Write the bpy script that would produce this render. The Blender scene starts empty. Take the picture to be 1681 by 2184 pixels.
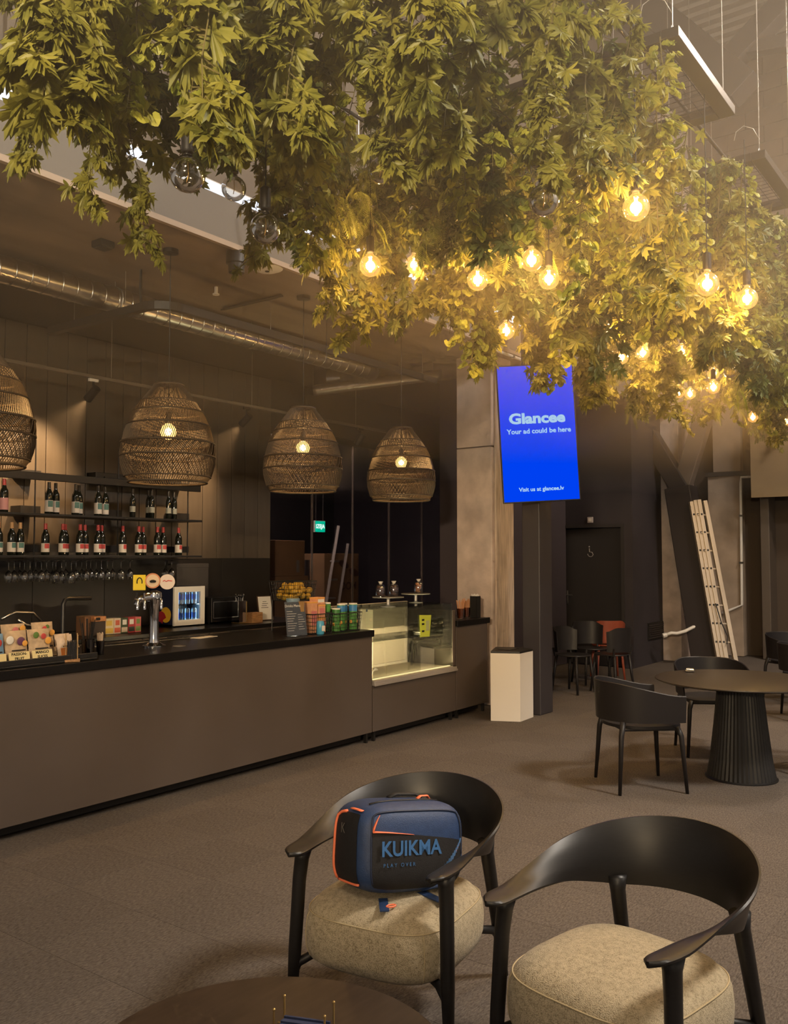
import bpy, bmesh, math, random
from mathutils import Vector, Matrix
random.seed(7)
S = bpy.context.scene
C = S.collection
PI = math.pi
# ------------------------------------------------------------------ camera, world, large lights, exposure
FPX, HCAM, HOR, VPX = 1900.0, 1.68, 1186.0, 2236.0
PITCH = math.atan((HOR - 1092) / FPX)
YAW = math.atan((VPX - 840.5) / (FPX / math.cos(PITCH)))
F2 = Vector((math.cos(YAW), math.sin(YAW), 0))      # ground direction the camera looks along
R2 = Vector((math.sin(YAW), -math.cos(YAW), 0))     # ground direction to its right
cam_d = bpy.data.cameras.new('camera')
cam = bpy.data.objects.new('camera', cam_d); C.objects.link(cam)
cam_d.sensor_fit = 'HORIZONTAL'; cam_d.sensor_width = 36.0; cam_d.lens = FPX / 1681 * 36.0
cam_d.clip_start = 0.05; cam_d.clip_end = 200
_f = F2 * math.cos(PITCH) + Vector((0, 0, math.sin(PITCH)))
_u = R2.cross(_f)
cam.matrix_world = Matrix(((R2.x, _u.x, -_f.x, 0), (R2.y, _u.y, -_f.y, 0), (R2.z, _u.z, -_f.z, HCAM), (0, 0, 0, 1)))
S.camera = cam
S.view_settings.view_transform = 'Standard'; S.view_settings.look = 'None'
S.view_settings.gamma = 1.0; S.view_settings.use_curve_mapping = False
S.view_settings.exposure = 1.0
S.cycles.max_bounces = 4; S.cycles.diffuse_bounces = 2; S.cycles.glossy_bounces = 2; S.cycles.volume_bounces = 0
S.cycles.adaptive_threshold = 0.07; S.cycles.adaptive_min_samples = 12
S.cycles.transmission_bounces = 6; S.cycles.transparent_max_bounces = 12
S.cycles.caustics_reflective = False; S.cycles.caustics_refractive = False
S.cycles.sample_clamp_indirect = 4.0; S.cycles.use_denoising = True
W = bpy.data.worlds.new('hall_ambient'); S.world = W; W.use_nodes = True
bg = W.node_tree.nodes['Background']; bg.inputs[0].default_value = (1.0, 0.86, 0.72, 1); bg.inputs[1].default_value = 0.135

def light(name, kind, loc, energy, col, parent=None, size=0.05, target=None, spot=None, blend=0.5, sy=None):
    d = bpy.data.lights.new(name, kind); d.energy = energy; d.color = col
    o = bpy.data.objects.new(name, d); C.objects.link(o); o.location = loc
    if kind in ('POINT', 'SPOT'): d.shadow_soft_size = size
    if kind == 'AREA':
        d.size = size
        if sy: d.shape = 'RECTANGLE'; d.size_y = sy
    if kind == 'SPOT': d.spot_size = spot; d.spot_blend = blend
    if target is not None:
        o.rotation_euler = (Vector(target) - Vector(loc)).to_track_quat('-Z', 'Y').to_euler()
    if parent: o.parent = parent
    return o

WARM = (1.0, 0.60, 0.26)
# hall luminaires hung high above the seating, behind and beside the photographer
light('hall_luminaire', 'AREA', (-3.2, -1.6, 6.6), 75, (1.0, 0.80, 0.56), size=1.4, sy=1.4, target=(3.6, 2.2, 2.6))
wl = light('foliage_fill', 'AREA', (-4.2, -1.2, 2.9), 78, (1.0, 0.74, 0.44), size=.8, sy=.3, target=(2.6, 2.6, 4.2)); wl.data.spread = math.radians(60)  # added fill light behind the camera to brighten the leaves, no real fitting
light('hall_luminaire', 'AREA', (5.6, -3.2, 7.2), 340, (1.0, 0.87, 0.72), size=1.2, sy=1.2, target=(4.6, 1.2, 0))
light('hall_luminaire', 'AREA', (10.5, -1.0, 7.8), 190, (1.0, 0.80, 0.62), size=1.2, sy=1.2, target=(11.5, 3.2, 0))

# ------------------------------------------------------------------ pixel helpers (frame 1681 x 2184)
def ray(x, y):
    X = (x - 840.5) / FPX; Y = (1092 - y) / FPX
    fd = math.cos(PITCH) - Y * math.sin(PITCH); up = math.sin(PITCH) + Y * math.cos(PITCH)
    return F2 * fd + R2 * X + Vector((0, 0, up))
CAM = Vector((0, 0, HCAM))
def atz(x, y, z): r = ray(x, y); return CAM + r * ((z - HCAM) / r.z)
def atv(x, y, v): r = ray(x, y); return CAM + r * (v / r.y)
def atu(x, y, u): r = ray(x, y); return CAM + r * (u / r.x)
def atd(x, y, d): r = ray(x, y); return CAM + r * (d / r.dot(F2))
def dr(d, r, z=0.0): return F2 * d + R2 * r + Vector((0, 0, z))

# ------------------------------------------------------------------ materials
def nd(nt, t, **k):
    n = nt.nodes.new(t)
    for a, b in k.items(): setattr(n, a, b)
    return n
MATS = {}
def mat(name, col, rough=0.6, metal=0.0, var=0.0, scale=20.0, bump=0.0, bscale=None, spec=0.5, emit=None, estr=0.0, coords='Object', stretch=None, trans=0.0, alpha=1.0, sheen=0.0):
    if name in MATS: return MATS[name]
    m = bpy.data.materials.new(name); m.use_nodes = True; nt = m.node_tree
    b = nt.nodes['Principled BSDF']
    b.inputs['Base Color'].default_value = (*col, 1); b.inputs['Roughness'].default_value = rough
    b.inputs['Metallic'].default_value = metal; b.inputs['Specular IOR Level'].default_value = spec
    if sheen: b.inputs['Sheen Weight'].default_value = sheen
    if var or bump:
        tc = nd(nt, 'ShaderNodeTexCoord'); src = tc.outputs[coords]
        if stretch:
            mp = nd(nt, 'ShaderNodeMapping'); mp.inputs['Scale'].default_value = stretch
            nt.links.new(src, mp.inputs[0]); src = mp.outputs[0]
    if var:
        n = nd(nt, 'ShaderNodeTexNoise'); n.inputs['Scale'].default_value = scale; n.inputs['Detail'].default_value = 4
        r = nd(nt, 'ShaderNodeValToRGB')
        r.color_ramp.elements[0].position = 0.3; r.color_ramp.elements[1].position = 0.7
        r.color_ramp.elements[0].color = (*[max(0, c * (1 - var)) for c in col], 1)
        r.color_ramp.elements[1].color = (*[min(1, c * (1 + var)) for c in col], 1)
        nt.links.new(src, n.inputs['Vector']); nt.links.new(n.outputs[0], r.inputs[0]); nt.links.new(r.outputs[0], b.inputs['Base Color'])
    if bump:
        n2 = nd(nt, 'ShaderNodeTexNoise'); n2.inputs['Scale'].default_value = bscale or scale * 4; n2.inputs['Detail'].default_value = 3
        bp = nd(nt, 'ShaderNodeBump'); bp.inputs['Strength'].default_value = bump; bp.inputs['Distance'].default_value = 0.01
        nt.links.new(src, n2.inputs['Vector']); nt.links.new(n2.outputs[0], bp.inputs['Height']); nt.links.new(bp.outputs[0], b.inputs['Normal'])
    if emit: b.inputs['Emission Color'].default_value = (*emit, 1); b.inputs['Emission Strength'].default_value = estr
    if trans: b.inputs['Transmission Weight'].default_value = trans
    MATS[name] = m; return m

def glass(name, tint=(1, 1, 1), refl=0.12, rough=0.02, edge=0.9, lit=None):
    """thin glass: see-through with a facing-dependent reflection; lets lamp light pass"""
    if name in MATS: return MATS[name]
    m = bpy.data.materials.new(name); m.use_nodes = True; nt = m.node_tree
    for n in list(nt.nodes): nt.nodes.remove(n)
    o = nd(nt, 'ShaderNodeOutputMaterial'); mx = nd(nt, 'ShaderNodeMixShader')
    t = nd(nt, 'ShaderNodeBsdfTransparent'); t.inputs[0].default_value = (*tint, 1)
    g = nd(nt, 'ShaderNodeBsdfGlossy'); g.inputs['Roughness'].default_value = rough
    lw = nd(nt, 'ShaderNodeLayerWeight'); lw.inputs[0].default_value = 0.35
    mr = nd(nt, 'ShaderNodeMapRange'); mr.inputs['To Min'].default_value = refl; mr.inputs['To Max'].default_value = edge
    nt.links.new(lw.outputs['Fresnel'], mr.inputs[0]); nt.links.new(mr.outputs[0], mx.inputs[0])
    nt.links.new(t.outputs[0], mx.inputs[1]); nt.links.new(g.outputs[0], mx.inputs[2]); nt.links.new(mx.outputs[0], o.inputs[0])
    if lit:
        e = nd(nt, 'ShaderNodeEmission'); e.inputs[0].default_value = (*lit[0], 1); e.inputs[1].default_value = lit[1]; ad = nd(nt, 'ShaderNodeAddShader')
        nt.links.new(mx.outputs[0], ad.inputs[0]); nt.links.new(e.outputs[0], ad.inputs[1]); nt.links.new(ad.outputs[0], o.inputs[0]); m.cycles.emission_sampling = 'NONE'
    MATS[name] = m; return m

def glow(name, col, strength, sample=True):
    if name in MATS: return MATS[name]
    m = bpy.data.materials.new(name); m.use_nodes = True; nt = m.node_tree
    for n in list(nt.nodes): nt.nodes.remove(n)
    o = nd(nt, 'ShaderNodeOutputMaterial'); e = nd(nt, 'ShaderNodeEmission')
    e.inputs[0].default_value = (*col, 1); e.inputs[1].default_value = strength
    nt.links.new(e.outputs[0], o.inputs[0])
    if not sample: m.cycles.emission_sampling = 'NONE'
    MATS[name] = m; return m

def leafmat(name, c1, c2):
    m = bpy.data.materials.new(name); m.use_nodes = True; nt = m.node_tree
    b = nt.nodes['Principled BSDF']; b.inputs['Roughness'].default_value = 0.5
    tc = nd(nt, 'ShaderNodeTexCoord'); n = nd(nt, 'ShaderNodeTexNoise'); n.inputs['Scale'].default_value = 9
    oi = nd(nt, 'ShaderNodeObjectInfo'); ad = nd(nt, 'ShaderNodeVectorMath', operation='ADD')
    r = nd(nt, 'ShaderNodeValToRGB'); r.color_ramp.elements[0].position = 0.32; r.color_ramp.elements[1].position = 0.68
    r.color_ramp.elements[0].color = (*c1, 1); r.color_ramp.elements[1].color = (*c2, 1)
    nt.links.new(tc.outputs['Object'], ad.inputs[0]); nt.links.new(oi.outputs['Location'], ad.inputs[1])
    nt.links.new(ad.outputs[0], n.inputs['Vector']); nt.links.new(n.outputs[0], r.inputs[0]); nt.links.new(r.outputs[0], b.inputs['Base Color'])
    tr = nd(nt, 'ShaderNodeBsdfTranslucent'); mx = nd(nt, 'ShaderNodeMixShader'); mx.inputs[0].default_value = 0.35
    nt.links.new(r.outputs[0], tr.inputs[0]); nt.links.new(b.outputs[0], mx.inputs[1]); nt.links.new(tr.outputs[0], mx.inputs[2])
    nt.links.new(mx.outputs[0], nt.nodes['Material Output'].inputs[0])
    MATS[name] = m; return m

# ------------------------------------------------------------------ mesh builder
class MB:
    def __init__(s): s.v = []; s.f = []; s.m = []; s.mi = 0
    def add(s, vs, fs):
        o = len(s.v); s.v += [tuple(p) for p in vs]
        for f in fs: s.f.append(tuple(i + o for i in f)); s.m.append(s.mi)
        return s
    def box(s, x0, x1, y0, y1, z0, z1, M=None):
        vs = [Vector((x, y, z)) for z in (z0, z1) for y in (y0, y1) for x in (x0, x1)]
        if M is not None: vs = [M @ p for p in vs]
        return s.add(vs, [(0, 2, 3, 1), (4, 5, 7, 6), (0, 1, 5, 4), (2, 6, 7, 3), (0, 4, 6, 2), (1, 3, 7, 5)])
    def rbox(s, x0, x1, y0, y1, z0, z1, b=0.005, M=None):
        """box with chamfered edges"""
        bm = bmesh.new()
        bmesh.ops.create_cube(bm, size=1.0)
        for p in bm.verts: p.co = Vector(((x0 + x1) / 2 + p.co.x * (x1 - x0), (y0 + y1) / 2 + p.co.y * (y1 - y0), (z0 + z1) / 2 + p.co.z * (z1 - z0)))
        bmesh.ops.bevel(bm, geom=bm.edges[:], offset=b, segments=2, affect='EDGES', profile=0.5)
        bm.verts.index_update(); vs = [p.co.copy() for p in bm.verts]
        if M is not None: vs = [M @ p for p in vs]
        fs = [tuple(q.index for q in f.verts) for f in bm.faces]; bm.free()
        return s.add(vs, fs)
    def tube(s, pts, r, n=8, caps=True, flat=1.0, up=None):
        pts = [Vector(p) for p in pts]; rs = r if isinstance(r, (list, tuple)) else [r] * len(pts)
        vs = []; fs = []; a = None
        for i, p in enumerate(pts):
            t = (pts[min(i + 1, len(pts) - 1)] - pts[max(i - 1, 0)]).normalized()
            if a is None:
                a = Vector(up) if up else (Vector((0, 0, 1)) if abs(t.z) < 0.9 else Vector((1, 0, 0)))
            a = (a - t * a.dot(t))
            a = a.normalized() if a.length > 1e-6 else t.orthogonal().normalized()
            b = t.cross(a)
            for k in range(n):
                q = 2 * PI * k / n; vs.append(p + (a * math.cos(q) * flat + b * math.sin(q)) * rs[i])
        for i in range(len(pts) - 1):
            for k in range(n):
                k2 = (k + 1) % n; fs.append((i * n + k, i * n + k2, (i + 1) * n + k2, (i + 1) * n + k))
        if caps:
            fs.append(tuple(range(n - 1, -1, -1))); fs.append(tuple((len(pts) - 1) * n + k for k in range(n)))
        return s.add(vs, fs)
    def lathe(s, prof, n=20, c=(0, 0, 0), cap0=True, cap1=True, M=None, rf=None):
        vs = []; fs = []
        for i, (r, z) in enumerate(prof):
            for k in range(n):
                q = 2 * PI * k / n; rr = r * (rf(k, i) if rf else 1)
                p = Vector((c[0] + rr * math.cos(q), c[1] + rr * math.sin(q), c[2] + z)); vs.append(M @ p if M is not None else p)
        for i in range(len(prof) - 1):
            for k in range(n):
                k2 = (k + 1) % n; fs.append((i * n + k, i * n + k2, (i + 1) * n + k2, (i + 1) * n + k))
        if cap0: fs.append(tuple(range(n - 1, -1, -1)))
        if cap1: fs.append(tuple((len(prof) - 1) * n + k for k in range(n)))
        return s.add(vs, fs)
    def prism(s, poly, z0, z1, M=None):
        n = len(poly); vs = [Vector((x, y, z)) for z in (z0, z1) for x, y in poly]
        if M is not None: vs = [M @ p for p in vs]
        return s.add(vs, [tuple(range(n - 1, -1, -1)), tuple(range(n, 2 * n))] + [(k, (k + 1) % n, n + (k + 1) % n, n + k) for k in range(n)])
    def sphere(s, c, r, n=16, m=10, sc=(1, 1, 1)):
        c = Vector(c); vs = [c + Vector((0, 0, r * sc[2]))]; fs = []
        for i in range(1, m):
            t = PI * i / m
            for k in range(n):
                q = 2 * PI * k / n
                vs.append(c + Vector((r * sc[0] * math.sin(t) * math.cos(q), r * sc[1] * math.sin(t) * math.sin(q), r * sc[2] * math.cos(t))))
        vs.append(c - Vector((0, 0, r * sc[2])))
        for k in range(n): fs.append((0, 1 + k, 1 + (k + 1) % n))
        for i in range(m - 2):
            for k in range(n):
                a = 1 + i * n; k2 = (k + 1) % n; fs.append((a + k, a + n + k, a + n + k2, a + k2))
        a = 1 + (m - 2) * n
        for k in range(n): fs.append((a + k, len(vs) - 1, a + (k + 1) % n))
        return s.add(vs, fs)
    def grid(s, P, closed_u=False):
        nu = len(P); nv = len(P[0]); vs = [p for row in P for p in row]; fs = []
        for i in range(nu if closed_u else nu - 1):
            for j in range(nv - 1):
                i2 = (i + 1) % nu; fs.append((i * nv + j, i2 * nv + j, i2 * nv + j + 1, i * nv + j + 1))
        return s.add(vs, fs)
    def mesh(s, name, mats, smooth=False):
        me = bpy.data.meshes.new(name); me.from_pydata(s.v, [], s.f); me.update()
        for m in (mats if isinstance(mats, (list, tuple)) else [mats]): me.materials.append(m)
        if any(s.m): me.polygons.foreach_set('material_index', s.m)
        if smooth is True: me.polygons.foreach_set('use_smooth', [True] * len(me.polygons))
        elif smooth: me.polygons.foreach_set('use_smooth', [True] * len(me.polygons)); me.set_sharp_from_angle(angle=smooth)
        return me
    def build(s, name, mats, parent=None, smooth=False, loc=None, rot=None):
        return obj(name, s.mesh(name, mats, smooth), parent, loc, rot)
SM = math.radians(35)
def obj(name, me, parent=None, loc=None, rot=None):
    o = bpy.data.objects.new(name, me); C.objects.link(o)
    if parent is not None: o.parent = parent
    if loc is not None: o.location = loc
    if rot is not None: o.rotation_euler = rot
    return o
def tag(o, label=None, cat=None, group=None, kind=None):
    if label: o['label'] = label
    if cat: o['category'] = cat
    if group: o['group'] = group
    if kind: o['kind'] = kind
    return o
def thing(name, label, cat, loc=(0, 0, 0), rotz=0.0, group=None):
    o = bpy.data.objects.new(name, None); C.objects.link(o); o.empty_display_size = 0.05
    o.location = loc; o.rotation_euler = (0, 0, rotz)
    return tag(o, label, cat, group)
def struct(o, label=None): o['kind'] = 'structure'; return tag(o, label)
KIDS = {}
def dup(o, loc=None, rotz=None, label=None, group=None, parent=None):
    c = o.copy(); C.objects.link(c)
    if parent is not None: c.parent = parent
    if loc is not None: c.location = loc
    if rotz is not None: c.rotation_euler = (o.rotation_euler[0], o.rotation_euler[1], rotz)
    if label: c['label'] = label
    if group: c['group'] = group
    for ch in list(o.children): dup(ch, parent=c)
    return c
def text(s, size, m, parent, loc, rot=(PI / 2, 0, 0), bold=0.0, sx=1.0, name='lettering', align='CENTER', ext=0.0004):
    cu = bpy.data.curves.new(name, 'FONT'); cu.body = s; cu.size = size; cu.align_x = align; cu.align_y = 'CENTER'
    cu.offset = bold; cu.extrude = ext; cu.resolution_u = 3
    tmp = bpy.data.objects.new('tmp', cu); C.objects.link(tmp); bpy.context.view_layer.update()
    me = bpy.data.meshes.new_from_object(tmp.evaluated_get(bpy.context.evaluated_depsgraph_get())); bpy.data.objects.remove(tmp)
    me.name = name; me.materials.clear(); me.materials.append(m)
    o = bpy.data.objects.new(name, me); C.objects.link(o); o.parent = parent; o.location = loc; o.rotation_euler = rot; o.scale = (sx, 1, 1)
    return o
ORD = ['first', 'second', 'third', 'fourth', 'fifth', 'sixth', 'seventh', 'eighth', 'ninth', 'tenth', 'eleventh', 'twelfth', 'thirteenth', 'fourteenth', 'fifteenth', 'sixteenth', 'seventeenth', 'eighteenth', 'nineteenth', 'twentieth', 'twenty-first', 'twenty-second', 'twenty-third', 'twenty-fourth', 'twenty-fifth', 'twenty-sixth', 'twenty-seventh', 'twenty-eighth', 'twenty-ninth', 'thirtieth']

# common materials
black = mat('black_powder_coat', (0.012, 0.011, 0.011), 0.45)
blackp = mat('black_plastic', (0.014, 0.013, 0.013), 0.38)
dark = mat('dark_wall_paint', (0.030, 0.027, 0.027), 0.75, var=0.12, scale=3)
greyp = mat('taupe_laminate', (0.105, 0.082, 0.070), 0.5, var=0.05, scale=2, spec=0.35)
topm = mat('black_worktop', (0.009, 0.008, 0.008), 0.30, var=0.2, scale=40, spec=0.25)
chrome = mat('polished_chrome', (0.75, 0.75, 0.77), 0.08, 1.0)
steel = mat('brushed_steel', (0.55, 0.54, 0.52), 0.3, 1.0)
galv = mat('galvanised_steel', (0.50, 0.48, 0.45), 0.28, 1.0, var=0.15, scale=8)
white = mat('white_enamel', (0.80, 0.77, 0.72), 0.45)
paper = mat('white_paper', (0.82, 0.80, 0.76), 0.7)
ink = mat('black_ink', (0.01, 0.01, 0.01), 0.7)
concrete = mat('raw_concrete', (0.54, 0.45, 0.41), 0.85, var=0.22, scale=4, bump=0.25, bscale=30)
wood = mat('oiled_wood', (0.36, 0.19, 0.08), 0.5, var=0.35, scale=6, stretch=(2, 14, 14))
wire_m = mat('steel_wire', (0.45, 0.42, 0.38), 0.4, 0.8)
cable_m = mat('black_cable', (0.01, 0.01, 0.01), 0.6)
clear = glass('clear_glass', (0.97, 0.98, 0.98), 0.04, 0.01, 0.8)
# ================================================================== STRUCTURE
VF = 4.97            # front plane of the bar counter
VW = 8.2             # back wall behind the bar
ZC = 4.0             # slab over the bar
def carpet(name, k, ang):
    m = bpy.data.materials.new(name); m.use_nodes = True; nt = m.node_tree; b = nt.nodes['Principled BSDF']
    b.inputs['Roughness'].default_value = 0.95; b.inputs['Specular IOR Level'].default_value = 0.15
    tc = nd(nt, 'ShaderNodeTexCoord'); ge = nd(nt, 'ShaderNodeNewGeometry')
    mp = nd(nt, 'ShaderNodeMapping'); mp.inputs['Scale'].default_value = (1.0, 3.2, 1.0); mp.inputs['Rotation'].default_value = (0, 0, ang)
    n = nd(nt, 'ShaderNodeTexNoise'); n.inputs['Scale'].default_value = 42; n.inputs['Detail'].default_value = 8; n.inputs['Roughness'].default_value = .72
    r = nd(nt, 'ShaderNodeValToRGB'); r.color_ramp.elements[0].position = 0.3; r.color_ramp.elements[1].position = 0.72
    r.color_ramp.elements[0].color = (0.052 * k, 0.044 * k, 0.038 * k, 1); r.color_ramp.elements[1].color = (0.225 * k, 0.190 * k, 0.165 * k, 1)
    bp = nd(nt, 'ShaderNodeBump'); bp.inputs['Strength'].default_value = 0.6; bp.inputs['Distance'].default_value = 0.006
    nt.links.new(ge.outputs['Position'], mp.inputs[0]); nt.links.new(mp.outputs[0], n.inputs['Vector']); nt.links.new(n.outputs[0], r.inputs[0])
    nt.links.new(r.outputs[0], b.inputs['Base Color']); nt.links.new(n.outputs[0], bp.inputs['Height']); nt.links.new(bp.outputs[0], b.inputs['Normal'])
    return m
cpA = carpet('carpet_loop_pile', 1.0, 0.4); cpB = carpet('carpet_loop_pile_turned', 0.94, 1.97)
floor = struct(MB().box(-8, 17, -10, 12, -0.12, -0.006).build('floor', cpA))
tA = MB().rbox(-.2496, .2496, -.2496, .2496, -0.006, 0, 0.0012).mesh('carpet_tile', cpA)
tB = MB().rbox(-.2496, .2496, -.2496, .2496, -0.006, 0, 0.0012).mesh('carpet_tile', cpB)
spots = []
for i in range(0, 30):
    for j in range(-8, 14):
        c = Vector((1.5 + i * .5, -1.2 + j * .5, 0)); d = c.dot(F2); r = c.dot(R2)
        if d < 2.6 or abs(r) > d * .4424 + .45 or c.y > VF + .3 or c.x > 14: continue
        spots.append((d, i, j, c))
spots.sort(key=lambda q: q[0])
for d, i, j, c in spots[:300]: obj('carpet_tile', tA if (i + j) % 2 else tB, floor, c)

# slab over the bar and its edge beam
ceil_m = mat('brown_concrete_slab', (0.20, 0.150, 0.110), 0.8, var=0.28, scale=1.6, stretch=(0.5, 2, 1), bump=0.1, bscale=12)
ceiling = struct(MB().box(-3, 12.94, VF - .1, 6.55, ZC, ZC + .34).build('ceiling', ceil_m))
struct(MB().box(-3, 12.94, 6.55, 12, ZC + .02, ZC + .34).build('ceiling', mat('dark_painted_slab', (0.035, 0.028, 0.022), 0.8)))
struct(MB().box(-3, 14.2, VF - .12, VF - .1, ZC + .02, ZC + .34).build('trim_1', mat('grey_fascia', (0.17, 0.15, 0.13), 0.6)), 'grey painted edge of the slab over the bar')
struct(MB().box(-3, 14.2, VF - .125, VF - .09, ZC - .02, ZC + .02).build('trim_2', mat('copper_edge', (0.40, 0.30, 0.22), 0.5)), 'pale angle strip along the lower edge of the slab')
# upper gallery wall with upright cladding ribs
ug = MB(); ug.box(-3, 15.8, VF + .1, VF + .3, ZC + .34, 10.6)
upper = struct(ug.build('wall_upper', mat('taupe_cladding', (0.17, 0.135, 0.105), 0.7)))
rb = MB().box(-.03, .03, -.03, 0.0, ZC + .8, 10.4).mesh('cladding_rib', mat('taupe_cladding', (0.17, 0.135, 0.105)))
for k in range(30): obj('cladding_rib', rb, upper, (0.4 + k * .25, VF + .1, 0))
# lit gallery rail above the slab edge
st = thing('gallery_light_strip', 'long bright white light strip running above the slab edge behind the leaves', 'light strip', (0, VF - .05, ZC + .36))
MB().rbox(-2, 9.5, 0, .09, 0, .11, .008).build('housing', white, st)
MB().box(-2, 9.5, -.006, .0, .015, .095).build('diffuser', glow('cool_diffuser', (0.90, 0.92, 1.0), 0.75), st)

# back wall of upright boards
wallb = struct(MB().box(2.0, 8.42, VW, VW + .2, 0, ZC + .02).build('wall_back', mat('black_backing', (0.008, 0.007, 0.006), 0.8)))
plank_m = mat('stained_board', (0.085, 0.066, 0.048), 0.55, var=0.12, scale=2.2, stretch=(6, 6, .7))
pl = MB().rbox(-.1125, .1125, -.022, 0, 0, ZC, .004).mesh('board', plank_m)
for k in range(22): obj('board', pl, wallb, (8.42 - .116 - k * .232, VW, 0))
sb = struct(MB().box(3.3, 8.4, VW - .03, VW - .0225, .9, 1.64).build('trim_5', black), 'black splashback under the bottle rack')
spm = MB().rbox(-.418, .418, -.042, -.03, .905, 1.655, .003).mesh('splash_panel', mat('black_splash', (.020, .017, .015), .45))
for k in range(6): obj('splash_panel', spm, sb, (7.98 - k * .84, VW, 0))
light('store_fill', 'AREA', (9.3, 8.75, 3.9), 42, (1.0, .78, .66), size=.6, sy=.3, target=(9.4, 9.0, 0))  # added fill so the boxes behind the glass show, no known lamp
# glazed partition to the right of the boards
g0, g1 = 8.42, 12.9
gl = thing('glass_partition', 'dark glass partition of tall panes to the right of the board wall', 'partition', (0, VW + .05, 0))
tint = glass('smoked_glass', (0.86, 0.84, 0.86), 0.04, 0.02, 0.5)
pane_me = MB().box(-.445, .445, -.006, .006, .06, 3.3).mesh('pane', tint)
for k in range(5): obj('pane', pane_me, gl, (g0 + .45 + k * .9, 0, 0))
MB().box(g0, g1, -.03, .03, 0, .06).build('bottom_rail', black, gl); MB().box(g0, g1, -.03, .03, 3.3, 3.38).build('top_rail', black, gl)
jm = MB().box(-.004, .004, -.012, .012, .06, 3.3).mesh('joint_strip', mat('silver_joint', (0.16, 0.13, 0.11), .4, .6))
for k in range(1, 5): obj('joint_strip', jm, gl, (g0 + k * .9, 0, 0))
struct(MB().box(g0, 12.94, VW, VW + .1, 3.38, ZC + .02).build('wall_glass_header', dark))
struct(MB().box(8.3, 13.0, 10.9, 11.0, 0, ZC + .02).build('wall_store', dark))
struct(MB().box(8.3, 8.42, VW + .2, 10.9, 0, ZC + .02).build('wall_store_side', dark))
# dark partition wall behind the column, dark block with the toilet door
struct(MB().box(9.8, 12.94, 6.13, 6.44, 0, ZC).build('wall_partition', mat('grey_screen_tint', (0.062, 0.050, 0.060), .75)))  # plum cast in this grey stands in for the screen's purple light
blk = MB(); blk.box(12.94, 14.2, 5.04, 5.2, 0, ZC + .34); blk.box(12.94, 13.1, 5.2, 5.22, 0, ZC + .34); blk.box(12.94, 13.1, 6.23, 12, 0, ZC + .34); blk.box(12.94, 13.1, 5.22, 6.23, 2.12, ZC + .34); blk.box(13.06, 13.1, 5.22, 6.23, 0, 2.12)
struct(blk.build('wall_toilet', mat('charcoal_screen_tint', (0.038, 0.032, 0.038), .7, var=.1, scale=2)))  # screen's purple spill is mixed into the charcoal colour
door = struct(MB().rbox(12.985, 13.03, 5.235, 6.215, .008, 2.105, .004).build('door_1', mat('black_door_leaf', (0.022, 0.019, 0.020), .5)), 'black toilet door with steel lever handle and wheelchair sign')
h = MB(); h.rbox(12.975, 12.985, 6.12, 6.16, .93, 1.14, .003); h.tube([(12.98, 6.14, 1.07), (12.93, 6.14, 1.07), (12.93, 6.02, 1.07)], .009, 8); h.build('door_handle', steel, door, SM)
ic = MB(); cI = (12.98, 5.73, 1.74)
ic.tube([(12.98, 5.735 + .045 * math.cos(a), 1.715 + .045 * math.sin(a)) for a in [PI * (1 + k / 9) for k in range(10)]], .005, 5)
ic.tube([(12.98, 5.755, 1.80), (12.98, 5.75, 1.745), (12.98, 5.71, 1.74), (12.98, 5.69, 1.70)], .007, 5); ic.sphere((12.98, 5.755, 1.825), .013, 8, 6)
ic.build('wheelchair_sign', mat('grey_sign_paint', (0.30, 0.28, 0.28), .5), door)
fr = MB(); fr.box(12.925, 12.94, 5.17, 5.22, 0, 2.17); fr.box(12.925, 12.94, 6.23, 6.28, 0, 2.17); fr.box(12.925, 12.94, 5.22, 6.23, 2.12, 2.17)
struct(fr.build('trim_3', mat('door_casing', (0.034, 0.030, 0.030), .5)), 'dark casing around the toilet door')
# concrete column at the end of the counter
col = struct(MB().box(8.83, 9.24, 5.11, 5.52, 0, ZC).build('concrete_column', mat('column_core', (0.10, 0.08, 0.07), .9)), 'square raw concrete column at the right end of the bar')
for z0, z1 in ((0, 2.93), (2.94, ZC)): MB().rbox(8.80, 9.27, 5.08, 5.55, z0, z1, .012).build('concrete_block', concrete, col)
board_f = mat('timber_facing', (0.50, 0.41, 0.34), .7, var=.25, scale=5, stretch=(8, 8, .8))
MB().rbox(8.86, 9.27, 5.055, 5.08, 0, 3.9, .004).build('timber_facing', board_f, col)
# dark steel post that carries the screen
struct(MB().rbox(8.56, 8.85, 4.36, 4.57, 0, 6.2, .01).build('steel_post', mat('post_screen_tint', (0.040, 0.035, 0.040), .5)), 'dark square steel post under the blue screen')  # post colour carries a tint imitating light from the screen

# ---------------------------------------------------------------- far end of the hall
wallf = struct(MB().box(15.8, 16.0, -10, 5.2, 0, 11).build('wall_far', mat('block_mortar', (0.080, 0.058, 0.042), .85)))
blk_m = mat('painted_block', (0.115, 0.080, 0.058), .8, var=.15, scale=3)
bme = MB().rbox(-.03, 0, -.296, .296, -.144, .144, .008).mesh('block', blk_m)
for j in range(15):
    for i in range(7): obj('block', bme, wallf, (15.8, 1.3 + i * .604 + (.3 if j % 2 else 0), 6.2 + j * .3))
struct(MB().rbox(14.25, 15.0, 4.76, 5.19, 0, 9, .01).build('concrete_column', concrete), 'raw concrete column behind the leaning ladder')
pan = MB(); pan.rbox(15.55, 15.78, 4.15, 4.70, 0, 3.05, .01); struct(pan.build('concrete_panel', mat('pale_concrete', (0.33, 0.26, 0.20), .85, var=.2, scale=3)), 'pale concrete panel behind the ladder')
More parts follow.
